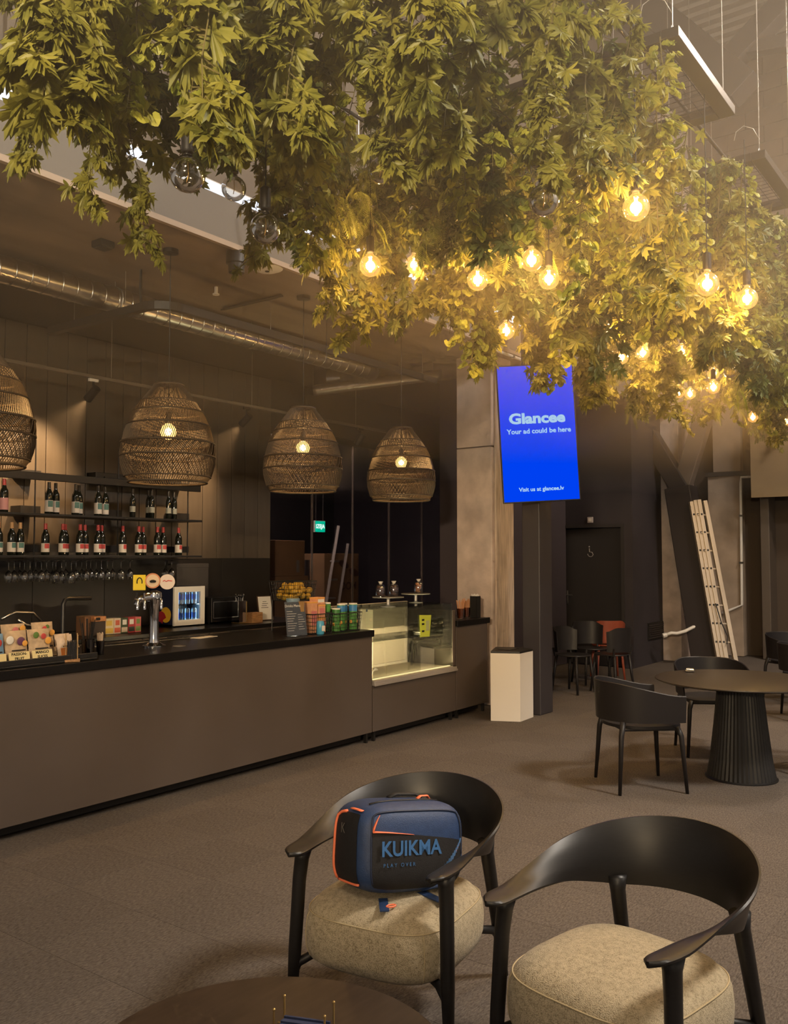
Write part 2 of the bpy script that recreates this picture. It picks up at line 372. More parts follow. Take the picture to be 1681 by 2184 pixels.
struct(MB().rbox(15.6, 15.78, 4.16, 4.62, 3.12, 7.5, .01).build('concrete_panel', mat('pale_concrete', (0.3, .25, .2))), 'upper pale concrete panel high behind the ladder')
struct(MB().rbox(15.35, 15.78, 3.66, 3.80, 0, 8, .01).build('steel_post', mat('brown_steel', (0.10, 0.078, 0.06), .5)), 'brown steel post by the right edge')
struct(MB().box(15.5, 15.78, 3.0, 4.72, 3.04, 3.11).build('trim_4', dark), 'dark ledge between two concrete panels')
bp = thing('plywood_sheet', 'tan square sheet mounted high on the far wall at right', 'panel', (15.0, 3.4, 2.62))
MB().rbox(-.02, .02, -.9, .44, 0, 1.3, .004).build('sheet', mat('tan_sheet', (0.26, 0.185, 0.10), .7, var=.1, scale=2), bp)
MB().box(.02, .6, -.3, -.25, .4, .45).build('bracket', black, bp)
roof = struct(MB().box(-8, 16, -10, 5.3, 10.6, 10.8).build('ceiling', mat('roof_sheet', (0.36, 0.34, 0.33), .6)))
rr = MB().prism([(-.06, 0), (.06, 0), (.03, -.05), (-.03, -.05)], 0, 15.2, Matrix(((1, 0, 0, 0), (0, 0, 1, 0), (0, 1, 0, 0), (0, 0, 0, 1)))).mesh('roof_rib', mat('roof_sheet', (0.3,) * 3))
for k in range(30): obj('roof_rib', rr, roof, (8.2 + k * .26, -10, 10.6))
def beam(a, b, w, name, m, parent=None, hgt=None):
    a = Vector(a); b = Vector(b); t = (b - a).normalized(); s_ = t.cross(Vector((1, 0, 0))).normalized(); M = Matrix.Identity(4)
    u = Vector((1, 0, 0)); u = (u - t * u.dot(t)).normalized(); s_ = t.cross(u)
    for r_ in range(3): M[r_][0] = u[r_]; M[r_][1] = s_[r_]; M[r_][2] = t[r_]; M[r_][3] = a[r_]
    return MB().rbox(-w / 2, w / 2, -(hgt or w) / 2, (hgt or w) / 2, 0, (b - a).length, .012, M).build(name, m, parent)
stl = mat('dark_structural_steel', (0.035, 0.028, 0.028), .5)
def truss(u, lab):
    t = thing('roof_truss', lab, 'truss', (u, 0, 0)); t['kind'] = 'structure'; del t['category']
    k = u / 11.0
    def q(x, y): p = atu(x, y, u); return (0, p.y, p.z)
    for (x0, y0), (x1, y1), w in (((1285, -60), (1592, 192), .36), ((1180, -60), (1440, 110), .30), ((1548, 140), (1720, -40), .26), ((1540, 115), (1681, 90), .16)):
        beam(q(x0, y0), q(x1, y1), w, 'truss_member', stl, t)
    return t
truss(11.0, 'dark steel roof truss in the upper right corner')
# forked steel brace standing by the ladder
fb = thing('forked_brace', 'dark forked steel brace rising from the floor beside the ladder', 'brace', (14.0, 4.35, 0)); fb['kind'] = 'structure'; del fb['category']
def bq(x, y): p = atu(x, y, 14.0); return (p.x - 14.0, p.y - 4.35, max(0, p.z))
beam(bq(1512, 1414), bq(1452, 1040), .40, 'lower_member', stl, fb, .40); beam(bq(1462, 1056), bq(1290, 775), .27, 'upper_member', stl, fb)
beam(bq(1455, 1040), bq(1535, 780), .2, 'fork_member', mat('grey_brace', (0.16, .13, .11), .6), fb, .26)
mb = MB(); mb.rbox(-.15, .15, -.45, .35, -.001, .03, .005); mb.build('base_plate', stl, fb)
# far-side services
wp = thing('white_pipe', 'thin white pipe running down the far wall right of the ladder', 'pipe', (15.5, 4.13, 0))
def wq(x, y): p = atu(x, y, 15.5); return (p.x - 15.5, p.y - 4.13, p.z)
MB().tube([wq(1610, 1016), wq(1581, 1018), wq(1580, 1030), wq(1583, 1290), wq(1555, 1302), wq(1540, 1308)], .022, 8).build('pipe_run', white, wp, True)
for y in (1100, 1200): MB().box(-.03, .03, -.03, .03, -.015, .015).build('clip', galv, wp, loc=wq(1581, y))
dp = thing('drain_pipe', 'short crooked white pipe sticking out of the wall above the vent', 'pipe', (13.9, 4.9, .5))
def dq(x, y): p = atd(x, y, 13.75); return p - Vector((13.9, 4.9, .5))
MB().tube([dq(1418, 1355), dq(1432, 1350), dq(1444, 1351), dq(1462, 1346), dq(1478, 1338), dq(1502, 1328)], .026, 8).build('pipe_run', white, dp, True)
MB().tube([dq(1414, 1356), dq(1422, 1354)], .036, 8).build('pipe_end', white, dp)
vg = thing('vent_grille', 'dark square vent grille low on the charcoal wall', 'vent', (13.84, 5.04, .4))
MB().box(-.33, .33, -.02, 0, -.02, .24).build('frame', black, vg)
for k in range(7): MB().box(-.31, .31, -.032, -.02, k * .032, k * .032 + .018).build('slat', stl, vg)
sw = thing('wall_sensor', 'small pale square sensor above the toilet door', 'sensor', (12.93, 5.71, 2.24)); MB().rbox(-.012, .012, -.045, .045, -.045, .045, .004).build('plate', mat('pale_plate', (.5, .45, .45)), sw); MB().rbox(-.018, -.012, -.025, .025, -.025, .025, .002).build('lens', white, sw)
sw = thing('card_reader', 'small grey reader box beside the toilet door', 'card reader', (12.93, 6.36, 1.5)); MB().rbox(-.03, 0, -.07, .07, -.05, .05, .004).build('body', mat('grey_box', (.12, .1, .1)), sw); MB().sphere((-.032, 0, .01), .008, 8, 6).build('button', white, sw)
# ================================================================== BAR
# counter cabinets and worktops
def cab(name, lab, u0, u1, z1, seam=True):
    t = thing(name, lab, 'counter', (u0, VF, 0))
    MB().rbox(0, u1 - u0, 0, .02, .09, z1, .003).build('front_panel', greyp, t)
    MB().box(0.002, u1 - u0 - .002, .02, .80, .09, z1).build('carcass', dark, t)
    MB().box(0.04, u1 - u0 - .04, .10, .75, .02, .09).build('plinth', black, t)
    for x in (.05, u1 - u0 - .05): MB().box(x - .012, x + .012, .02, .05, 0, .09).build('foot', black, t)
    return t
cab('bar_counter', 'long taupe bar counter front running along the left side', 1.2, 6.44, .95)
cab('case_cabinet', 'taupe cabinet under the glass display case', 6.452, 7.85, .50)
cab('end_cabinet', 'taupe end cabinet between the display case and the column', 7.868, 8.5, .95)
tag(MB().rbox(1.18, 6.45, VF - .02, VF + .88, .95, 1.01, .004).build('worktop', topm), 'long black worktop on the taupe bar counter', 'worktop')
tag(MB().rbox(7.862, 8.53, VF - .02, VF + .82, .95, 1.01, .004).build('worktop', topm), 'short black worktop on the end cabinet by the column', 'worktop')
# back counter
t = thing('back_counter', 'low dark back counter along the board wall', 'counter', (4.0, 7.35, 0))
MB().box(0, 4.4, .02, .82, .05, .86).build('carcass', mat('dark_grey_laminate', (.05, .045, .042), .5), t)
for k in range(5):
    d_ = MB().rbox(k * .88 + .01, k * .88 + .87, 0, .02, .62, .85, .003).build('drawer', greyp, t); MB().rbox(k * .88 + .30, k * .88 + .58, -.012, 0, .822, .846, .003).build('handle', black, d_)
    MB().rbox(k * .88 + .01, k * .88 + .87, 0, .02, .06, .61, .003).build('door', greyp, t)
tag(MB().rbox(3.98, 8.41, 7.33, VW - .025, .86, .90, .003).build('worktop', topm), 'black worktop of the back counter under the bottle shelves', 'worktop')
# ------------------------------------------------ bottle shelves
t = thing('bottle_rack', 'black metal rack of wine shelves hung on the board wall', 'shelf', (3.9, 7.72, 0))
L = 3.1
MB().rbox(0, L - .22, -.05, .0, 2.40, 2.47, .003).build('top_rail', black, t)
for z in (2.06, 1.665): MB().rbox(0, L - .22, -.08, .30, z, z + .022, .003).build('shelf_board', black, t)
for x in (.02, .95, 1.9, L - .26):
    MB().tube([(x, .12, 2.80), (x, .12, 1.66)], .007, 8).build('hanger_rod', black, t)
    for z in (2.45, 2.10, 1.72): MB().box(x - .05, x + .16, .28, .455, z, z + .07).build('bracket', black, t)
for k in range(6): MB().tube([(.05, -.03 + k * .055, 1.645), (L - .3, -.03 + k * .055, 1.645)], .004, 6).build('glass_rail', black, t)
MB().rbox(.35, .38, .28, .45, 2.38, 2.62, .003).build('end_plate', black, t); MB().rbox(1.75, 2.9, .3, .45, 2.44, 2.56, .003).build('end_plate', black, t)
# bottles
bglass = mat('dark_bottle_glass', (0.010, 0.012, 0.008), 0.08, spec=0.7)
redfoil = mat('red_foil', (0.42, 0.05, 0.05), .35); tanfoil = mat('tan_foil', (0.55, 0.33, 0.16), .45); blkfoil = mat('black_foil', (.03, .025, .02), .3)
pink = mat('pink_label', (0.62, 0.30, 0.30), .6); lab_w = mat('cream_label', (.74, .68, .62), .7); redp = mat('red_print', (.55, .07, .07), .6); teal = mat('teal_print', (.10, .22, .20), .6); greyl = mat('silver_label', (.42, .42, .36), .6)
PROF = [(.036, 0), (.038, .004), (.038, .175), (.034, .20), (.022, .225), (.0155, .25), (.0145, .30)]
def bottle(cap, label, print_, lz0, lz1, sc=1.0):
    t = bpy.data.objects.new('wine_bottle', None); C.objects.link(t)
    MB().lathe([(r * sc, z) for r, z in PROF], 16).build('glass_body', bglass, t, SM)
    MB().lathe([(.0162, .245), (.0166, .248), (.0158, .303), (.014, .305)], 12).build('foil_cap', cap, t, SM)
    lb = MB().lathe([(.0386 * sc, lz0), (.0386 * sc, lz1)], 18, cap0=False, cap1=False).build('paper_label', label, t, True)
    if print_:
        P = [[Vector((.0392 * sc * math.cos(a), .0392 * sc * math.sin(a), z)) for z in (lz0 + (lz1 - lz0) * .42, lz1 - .004)] for a in [math.radians(-115 + 11 * k) for k in range(8)]]
        MB().grid(P).build('label_print', print_, lb, True)
    return t
protos = {'red': bottle(redfoil, lab_w, redp, .03, .115), 'tan': bottle(tanfoil, lab_w, teal, .03, .12), 'teal': bottle(blkfoil, lab_w, teal, .02, .13), 'silver': bottle(blkfoil, greyl, None, .06, .12, .8), 'pink': bottle(redfoil, pink, None, .02, .13)}
rows = [(2.083, 'upper shelf', [(7, 'pink', 0), (103, 'teal', 0), (117, 'teal', .05), (160, 'teal', 0), (167, 'teal', .09), (208, 'teal', 0), (223, 'teal', .05), (282, 'silver', .05), (316, 'silver', .10), (323, 'silver', .03), (359, 'silver', .02), (371, 'silver', .08)]),
        (1.688, 'lower shelf', [(-3, 'tan', 0), (25, 'tan', .0), (43, 'tan', .03), (97, 'red', .06), (134, 'red', 0), (139, 'red', .10), (171, 'red', 0), (181, 'red', .07), (209, 'red', 0), (217, 'red', .08), (262, 'red', .04), (296, 'red', 0), (305, 'red', .07), (336, 'red', 0), (348, 'red', .05), (381, 'red', .03)])]
DESC = {'red': 'wine bottle with red cap', 'tan': 'wine bottle with tan cap', 'teal': 'wine bottle with teal label', 'silver': 'slim bottle with grey label', 'pink': 'dark wine bottle with plain pink label and red cap'}
first = set(); cnt = {}
for z, sh, lst in rows:
    for px, kd, off in lst:
        p = atv(px, 1140, 7.70 + off); k = cnt[kd] = cnt.get(kd, 0) + 1
        lab = DESC[kd] + ' on ' + sh + ('' if kd == 'pink' else ', ' + ORD[k - 1] + ' of its kind from left')
        if kd in first: o = dup(protos[kd])
        else: o = protos[kd]; first.add(kd)
        o.location = (p.x, 7.70 + off, z); o.rotation_euler[2] = random.uniform(-.25, .25) - .15
        tag(o, lab, 'bottle', 'wine bottles on the bar shelves')
# stem glasses hung upside down
gg = glass('stemware_glass', (.93, .92, .90), .22, .04, 1.0)
gp = [(.0, 0), (.034, -.002), (.034, -.006), (.006, -.012), (.004, -.03), (.004, -.085), (.012, -.098), (.034, -.120), (.041, -.150), (.037, -.185), (.033, -.205)]
gme = MB().lathe(gp[1:], 14, cap0=True, cap1=False).mesh('wine_glass', gg, True)
gx = [18, 30, 42, 52, 64, 76, 88, 99, 112, 119, 131, 140, 152, 162, 174, 184, 193, 205, 216, 229, 240, 258, 277, 352, 366]
for i, px in enumerate(gx):
    o = obj('wine_glass', gme, None, (atv(px, 1220, 7.74 + (i % 3) * .08).x, 7.74 + (i % 3) * .08, 1.64)); o.rotation_euler[2] = i
    if i in (8, 10, 12): o.scale = (1.1, 1.1, 1.12)
    tag(o, ORD[i] + ' stem glass from left hanging upside down under the bottle rack', 'wine glass', 'stem glasses hanging under the rack')

# ------------------------------------------------ rattan pendants
cane = mat('dark_cane', (0.062, 0.045, 0.030), .6, var=.3, scale=60)
def prof(h):     # radius by height 0..1 (bottom to top)
    pts = [(0, .285), (.06, .315), (.18, .34), (.30, .345), (.42, .335), (.55, .31), (.68, .27), (.80, .215), (.90, .16), (1.0, .105)]
    for (a, b), (c_, d_) in zip(pts, pts[1:]):
        if a <= h <= c_: k = (h - a) / (c_ - a); return b + (d_ - b) * k
    return pts[-1][1]
HL = .735
bands = [(.0, .055, 0), (.055, .26, 1), (.26, .40, 2), (.40, .58, 3), (.58, .72, 3), (.72, .82, 4), (.82, 1.0, 5)]
wv = MB()
def strand(h0, h1, q0, q1, r, seg, off=0.0):
    P = []
    for k in range(seg + 1):
        u = k / seg; h = h0 + (h1 - h0) * u; q = q0 + (q1 - q0) * u; rad = prof(h) + off
        P.append((rad * math.cos(q), rad * math.sin(q), h * HL))
    wv.tube(P, r, 3, caps=False)
for (a, b, kd) in bands:
    n = {0: 110, 1: 120, 2: 115, 3: 150, 4: 110, 5: 95}[kd]
    tw = {0: .05, 1: .28, 2: -.30, 3: .12, 4: .20, 5: .0}[kd]
    for k in range(n):
        q = 2 * PI * k / n
        strand(a, b, q, q + tw, .0032, 3)
        if kd in (1, 4) and k % 2 == 0: strand(a, b, q, q - tw, .0032, 3, .004)
        if kd == 2 and k % 3 == 0: strand(a, b, q, q + .2, .003, 3, .004)
weave_me = wv.mesh('weave', cane)
hoops = [MB().tube([(prof(h) * math.cos(2 * PI * k / 40) * 1.012, prof(h) * math.sin(2 * PI * k / 40) * 1.012, h * HL) for k in range(41)], r, 6, caps=False).mesh('hoop', cane, True) for h, r in ((0.0, .009), (.055, .006), (.26, .007), (.40, .008), (.58, .006), (.72, .007), (.82, .006), (1.0, .009))]
bulb_glass = glass('amber_bulb_glass', (1.0, .90, .70), .05, .01, .75, lit=((1.0, .46, .10), .36))
unlit_glass = glass('smoky_bulb_glass', (.93, .88, .80), .10, .01, .9)
fil = glow('hot_filament', (1.0, .52, .16), 34.0, False)
def globe_mesh(r): return MB().lathe([(.014, r * 1.28), (.018, r * 1.1), (r * .45, r * .90)] + [(r * math.sin(t), r * math.cos(t)) for t in [math.radians(30 + 15 * k) for k in range(10)]] + [(r * .12, -r * .99)], 20, cap0=False)
LAMPLAB = ['large woven cane pendant lamp cut off by the left edge', 'woven cane pendant lamp hanging in front of the bottle rack', 'woven cane pendant lamp in the middle of the bar', 'smallest woven cane pendant lamp, next to the concrete column']
lampU = [2.87, 4.36, 5.86, 7.35]; lampZ = [2.235, 2.23, 2.255, 2.25]
g_small = globe_mesh(.06).mesh('globe', glass('pendant_bulb_glass', (1.0, .90, .70), .05, .01, .75, lit=((1.0, .55, .18), .8)), True)
proto = None
for i, u in enumerate(lampU):
    z = lampZ[i]
    t = thing('pendant_lamp', LAMPLAB[i], 'pendant lamp', (u, 5.3, z), .5 * i, 'cane pendant lamps over the bar')
    sh = obj('lampshade', weave_me, t)
    for hm in hoops: obj('hoop', hm, sh)
    MB().tube([(0, 0, HL * .70), (0, 0, ZC - z)], .0035, 6).build('cord', cable_m, t)
    MB().lathe([(.06, 0), (.06, -.028), (.05, -.032)], 20, c=(0, 0, ZC - z)).build('ceiling_canopy', black, t, SM)
    MB().lathe([(.02, .60 * HL), (.022, .61 * HL), (.022, .70 * HL), (.012, .72 * HL)], 14).build('socket', black, t, SM)
    bo = obj('bulb', g_small, t, (0, 0, .52 * HL)); MB().tube([(0, 0, -.022), (0, 0, .03)], .006, 6).build('filament', fil, bo)
    light('bulb_light', 'POINT', (0, 0, .52 * HL), 11, WARM, t, .03)
    sp = MB()
    for k in range(3): q = 2 * PI * k / 3; sp.tube([(0, 0, HL * .9), (prof(.99) * math.cos(q), prof(.99) * math.sin(q), HL * .99)], .003, 5)
    sp.build('spider', black, t)

# ------------------------------------------------ ceiling services above the bar
t = thing('spiral_duct', 'silver spiral ventilation duct under the slab with bend', 'duct', (0, 6.3, 3.84))
dm = MB(); N = 120; dm.lathe([(.105, 2.0 + (8.0 - 2.0) * k / 40) for k in range(41)], 20, M=Matrix(((0, 0, 1, 0), (1, 0, 0, 0), (0, 1, 0, 0), (0, 0, 0, 1))))
dm.build('duct_run', galv, t, SM)
rg = MB().lathe([(.106, -.006), (.110, -.003), (.110, .003), (.106, .006)], 20, M=Matrix(((0, 0, 1, 0), (1, 0, 0, 0), (0, 1, 0, 0), (0, 0, 0, 1))), cap0=False, cap1=False).mesh('seam_ring', galv, True)
for k in range(44): obj('seam_ring', rg, t, (2.2 + k * .132, 0, 0))
MB().tube([(8.0, 0, 0), (8.1, .01, 0), (8.2, .06, 0), (8.26, .16, 0), (8.27, .5, 0)], .105, 20).build('elbow', galv, t, SM)
MB().lathe([(.105, 0), (.17, .16)], 20, M=Matrix.Translation((8.27, .5, 0)) @ Matrix.Rotation(-PI / 2, 4, 'X'), cap0=False, cap1=False).build('outlet_cone', galv, t, SM)
for x in (3.0, 4.6, 6.2, 7.6):
    MB().tube([(x, .11 * math.sin(a), .11 * math.cos(a)) for a in [2 * PI * k / 20 for k in range(21)]], .005, 5).build('hanger_band', wire_m, t); MB().tube([(x, 0, .11), (x, 0, ZC + .02 - 3.84)], .003, 5).build('hanger_wire', wire_m, t)
t = thing('flexible_duct', 'short foil flexible duct hanging crosswise near the column', 'duct', (9.0, 6.0, 3.4))
fp = [atd(668 + 275 * k / 30, 833 - 34 * k / 30, 10.6) - Vector((9.0, 6.0, 3.4)) for k in range(31)]
MB().tube(fp, [.062 + (.006 if k % 2 else 0) for k in range(31)], 12).build('duct_run', mat('dull_foil', (.30, .26, .23), .4, .7), t, True)
for k in (0, 8, 20, 28): MB().tube([fp[k], (fp[k].x, fp[k].y, ZC + .02 - 3.4)], .003, 5).build('hanger_wire', wire_m, t)
# black linear lamp with rounded corner
t = thing('linear_lamp', 'black angled linear lamp profile hung over the counter on wires', 'linear lamp', (4.5, 5.5, 3.665))
a_ = [(-.02, 1.55, 0), (-.02, .25, 0)] + [(-.02 + .2 * (1 - math.cos(q)), .2 - .2 * math.sin(q) + .05, 0) for q in [PI / 2 * k / 6 for k in range(1, 7)]] + [(.4, .05, 0), (3.85, .05, 0)]
MB().tube(a_, .045, 4, up=(.7071, 0, .7071)).build('profile', black, t, False)
for x, y in ((-.02, 1.2), (-.02, .5), (1.2, .05), (2.4, .05), (3.6, .05)): MB().tube([(x, y, .03), (x, y, ZC - 3.665)], .0025, 5).build('suspension_wire', wire_m, t)
MB().tube([(.02, .35, .04), (.02, .36, .14), (.02, .36, ZC - 3.667)], .012, 6).build('power_feed', black, t)
# spotlight track with heads
t = thing('spot_track', 'thin ceiling track hung in front of the board wall', 'track', (3.6, 7.3, 3.385))
MB().rbox(0, 6.8, -.018, .018, -.012, .02, .003).build('rail', mat('grey_track', (.13, .11, .09), .5), t)
for x in (1.7, 3.6, 5.5): MB().tube([(x, 0, .02), (x, 0, ZC + .02 - 3.385)], .003, 5).build('suspension_wire', wire_m, t)
for i, (u, aim, e) in enumerate(((5.10, (5.0, 8.2, 2.55), 95), (7.12, (7.0, 8.2, 2.5), 70), (9.2, (9.0, 8.2, 1.9), 12), (3.95, (4.4, 8.2, 2.55), 95))):
    s = thing('track_spot', ['black track spotlight left of the second cane lamp', 'black track spotlight between second and third cane lamps', 'black track spotlight left of the smallest cane lamp', 'black track spotlight near the left edge'][i], 'spotlight', (u, 7.3, 3.37), 0, 'spotlights on the track')
    d_ = (Vector(aim) - Vector((u, 7.3, 3.25))).normalized(); c = Vector((0, 0, -.13))
    MB().rbox(-.05, .05, -.015, .015, -.03, .0, .004).build('adapter', white if i == 0 else black, s); MB().tube([(0, 0, -.03), (0, 0, -.10)], .012, 8).build('stem', black, s)
    MB().tube([c - d_ * .06, c + d_ * .10], .042, 16).build('head', black, s, SM)
    light('spot_beam', 'SPOT', c + d_ * .11, e, (1.0, .62, .30), s, .03, target=None, spot=math.radians(66), blend=.8).rotation_euler = d_.to_track_quat('-Z', 'Y').to_euler()
# ceiling fittings
def onceil(px, py): p = atz(px, py, ZC); return Vector((p.x, p.y, ZC))
p = onceil(220, 515); t = thing('junction_box', 'small black junction box on the slab above the duct', 'junction box', p); MB().rbox(-.06, .06, -.06, .06, -.05, 0, .006).build('box', black, t); MB().rbox(-.05, .05, -.05, .05, -.056, -.05, .002).build('lid', blackp, t)
p = onceil(505, 535); t = thing('ceiling_camera', 'black cylinder shaped ceiling projector head below the slab', 'projector', p); MB().lathe([(.075, -.01), (.08, -.02), (.08, -.10), (.065, -.105), (.06, -.17), (.05, -.175)], 20, cap0=True).build('housing', black, t, SM); MB().tube([(.03, -.04, 0), (.06, -.12, -.02), (.09, -.22, .3)], .014, 8).build('cable', cable_m, t, True)
p = onceil(570, 568); t = thing('ceiling_dome', 'flat white round access point on the slab', 'access point', p); MB().lathe([(.13, 0), (.125, -.02), (.09, -.035), (.02, -.04)], 24).build('shell', white, t, SM); MB().lathe([(.02, -.04), (.015, -.045)], 10).build('status_lens', black, t)
for i, (x, y) in enumerate(((461, 632), (780, 708))):
    p = onceil(x, y - 20); t = thing('sprinkler', ['white sprinkler head left of the black beam end', 'white sprinkler head right of the pendant canopies'][i], 'sprinkler', p, 0, 'sprinklers'); MB().tube([(0, 0, 0), (0, 0, -.06)], .015, 8).build('pipe', white, t); MB().lathe([(.03, -.07), (.03, -.06)], 12).build('deflector', white, t)
p = onceil(697, 660); t = thing('ceiling_rose', 'round black ceiling rose without lamp beside the third cord', 'ceiling rose', p); MB().lathe([(.06, 0), (.06, -.035), (.05, -.04)], 20).build('cover', black, t, SM); MB().tube([(0, 0, -.04), (0, 0, -.5)], .003, 5).build('cord', cable_m, t)
t = thing('cable_conduit', 'dark flat cable conduit crossing the slab above the duct', 'conduit', onceil(540, 640)); q0 = onceil(480, 655); q1 = onceil(600, 627); b0 = onceil(540, 640)
MB().tube([q0 - b0 + Vector((0, 0, -.015)), q1 - b0 + Vector((0, 0, -.015))], .03, 6, flat=.4).build('tray', black, t); MB().tube([q0 - b0 + Vector((0, 0.05, -.02)), q1 - b0 + Vector((0, .05, -.02))], .01, 6).build('cable', cable_m, t)
t = thing('white_conduit', 'pale bent conduit on the slab edge at the column top', 'conduit', (8.6, VF - .12, ZC - .03)); MB().tube([(-.1, 0, .04), (-.08, 0, -.01), (.0, 0, -.02), (.6, 0, -.02)], .018, 8).build('pipe_run', white, t, True); MB().box(.28, .32, -.02, .02, -.04, .0).build('clip', galv, t)
# ================================================================== THINGS ON THE BAR
ZT = 1.012
# --- acrylic menu stand
t = thing('menu_holder', 'clear acrylic stand with dark drinks menu card at the counter edge', 'menu holder', (5.57, 5.09, ZT), -.22)
tilt = Matrix.Rotation(-.16, 4, 'X')
MB().rbox(-.105, .105, -.004, -.001, 0, .29, .001, tilt).build('acrylic_front', clear, t); MB().rbox(-.105, .105, .0, .07, 0, .004, .001).build('foot', clear, t)
cd = MB().rbox(-.10, .10, .0005, .002, .006, .285, .0005, tilt).build('menu_card', mat('slate_card', (.085, .085, .095), .35), t)
rt = (PI / 2 - .16, 0, 0)
def tl(x, z): return tilt @ Vector((x, -.0046, z))
text('Drinks Menu', .03, paper, cd, tl(-.025, .252), rt)
for k in range(9): MB().box(-.09, -.03 + .012 * (k * 7 % 4), -.0046, -.0042, .205 - k * .02, .2075 - k * .02, tilt).build('print_line', paper, cd)
for k in range(7): MB().box(.02, .06 + .01 * (k * 5 % 4), -.0046, -.0042, .175 - k * .02, .1775 - k * .02, tilt).build('print_line', paper, cd)
MB().prism([(.055, .2), (.09, .2), (.098, .288), (.04, .288)], -.0035, -.0025, tilt @ Matrix(((1, 0, 0, 0), (0, 0, 1, 0), (0, 1, 0, 0), (0, 0, 0, 1)))).build('drink_print', mat('amber_print', (.75, .42, .10), .5), cd)

# --- wire baskets
def basket(name, lab, loc, w, d, h, rz=0, group='wire baskets on the bar', tw=1.12, lift=0.0):
    t = thing(name, lab, 'basket', loc, rz, group); a = MB(); b = MB()
    def ring(z, k, r):
        m = 1 + (tw - 1) * k; x, y = w / 2 * m, d / 2 * m
        a.tube([(-x, -y, z), (x, -y, z), (x, y, z), (-x, y, z), (-x, -y, z)], r, 5, caps=False)
    for k in range(6): ring(lift + h * k / 5 + .003, k / 5, .0022)
    a.build('rail_wires', black, t)
    MB().tube([(-w / 2 * tw, -d / 2 * tw, lift + h), (w / 2 * tw, -d / 2 * tw, lift + h), (w / 2 * tw, d / 2 * tw, lift + h), (-w / 2 * tw, d / 2 * tw, lift + h), (-w / 2 * tw, -d / 2 * tw, lift + h)], .004, 6, caps=False).build('rim', black, t)
    n = int(w / .022)
    for k in range(n + 1):
        x = -w / 2 + w * k / n
        b.tube([(x * tw, -d / 2 * tw, lift + h), (x, -d / 2, lift), (x, d / 2, lift), (x * tw, d / 2 * tw, lift + h)], .002, 4, caps=False)
    n = int(d / .022)
    for k in range(n + 1):
        y = -d / 2 + d * k / n
        b.tube([(-w / 2 * tw, y * tw, lift + h), (-w / 2, y, lift), (w / 2, y, lift), (w / 2 * tw, y * tw, lift + h)], .002, 4, caps=False)
    b.build('cross_wires', black, t)
    for sx in (-1, 1): MB().tube([(sx * w / 2 * tw, -d * .2, lift + h), (sx * (w / 2 * tw + .02), -d * .2, lift + h * .6), (sx * (w / 2 * tw + .02), d * .2, lift + h * .6), (sx * w / 2 * tw, d * .2, lift + h)], .004, 6).build('handle', black, t)
    return t
basket('wire_basket', 'black wire basket of peach boxes right of the menu stand', (5.86, 5.17, ZT), .22, .22, .17, -.1)
basket('wire_basket', 'black wire basket of green snack tubes by the display case', (6.20, 5.16, ZT), .34, .20, .16, 0.0)
peach = mat('peach_carton', (.72, .36, .20), .55, var=.2, scale=18); orange = mat('orange_carton', (.80, .40, .08), .5); bluep = mat('blue_print', (.05, .22, .48), .45); pinkp = mat('pink_print', (.62, .2, .2), .5)
def carton(lab, x, y, z, w, d, h, m, band, rz=0):
    t = thing('snack_carton', lab, 'carton', (x, y, z), rz, 'cartons in the wire basket')
    MB().rbox(-w / 2, w / 2, -d / 2, d / 2, 0, h, .002).build('box', m, t); MB().box(-w / 2 * .8, w / 2 * .8, -d / 2 - .0012, -d / 2, h * .25, h * .7).build('front_print', band, t); MB().rbox(-w / 2 - .001, w / 2 + .001, -d / 2 - .001, d / 2 + .001, h - .014, h - .004, .001).build('lid_edge', orange, t)
carton('tall peach carton at the left of the wire basket', 5.815, 5.17, ZT + .006, .085, .10, .27, peach, pinkp)
carton('peach carton with orange lid at the right of the wire basket', 5.915, 5.16, ZT + .006, .085, .10, .13, peach, redp)
carton('upper peach carton stacked on the right one', 5.915, 5.165, ZT + .138, .085, .10, .11, peach, pinkp)
carton('small peach carton on top of the stack', 5.91, 5.17, ZT + .25, .10, .09, .06, peach, paper)
def tube_can(lab, x, y, z, h, body, top, grp, r=.037):
    t = thing('snack_tube', lab, 'tube', (x, y, z), random.uniform(0, 6), grp)
    MB().lathe([(r, 0), (r, h * .97), (r * .97, h * .975)], 18).build('can', body, t, SM)
    MB().lathe([(r + .0006, h * .70), (r + .0006, h * .93)], 18, cap0=False, cap1=False).build('upper_band', top, t, True)
    MB().lathe([(r + .0015, h * .955), (r + .0015, h), (r * .9, h + .001)], 18).build('lid', white, t, SM)
    for k in range(3): MB().sphere((0, 0, 0), .014, 8, 6, (1, .3, 1.2)).build('chip_print', orange, t, True, (r * math.cos(k * 2.1), r * math.sin(k * 2.1), h * .3), (0, 0, k * 2.1 + PI / 2))
green = mat('green_can', (.09, .30, .06), .4, var=.3, scale=25); dgreen = mat('dark_green_can', (.05, .18, .05), .4)
TU = [(6.085, 5.10, .20, green, dgreen, 'short green snack tube at the left front of its basket'), (6.06, 5.19, .25, dgreen, green, 'green snack tube in the left back corner of its basket'), (6.18, 5.12, .235, green, bluep, 'blue and green snack tube second in the basket'), (6.27, 5.17, .235, dgreen, bluep, 'dark green snack tube third in the basket'), (6.335, 5.11, .235, green, bluep, 'blue and green snack tube nearest the display case')]
for x, y, h, a, b, lab in TU: tube_can(lab, x, y, ZT + .006, h, a, b, 'snack tubes in the basket')
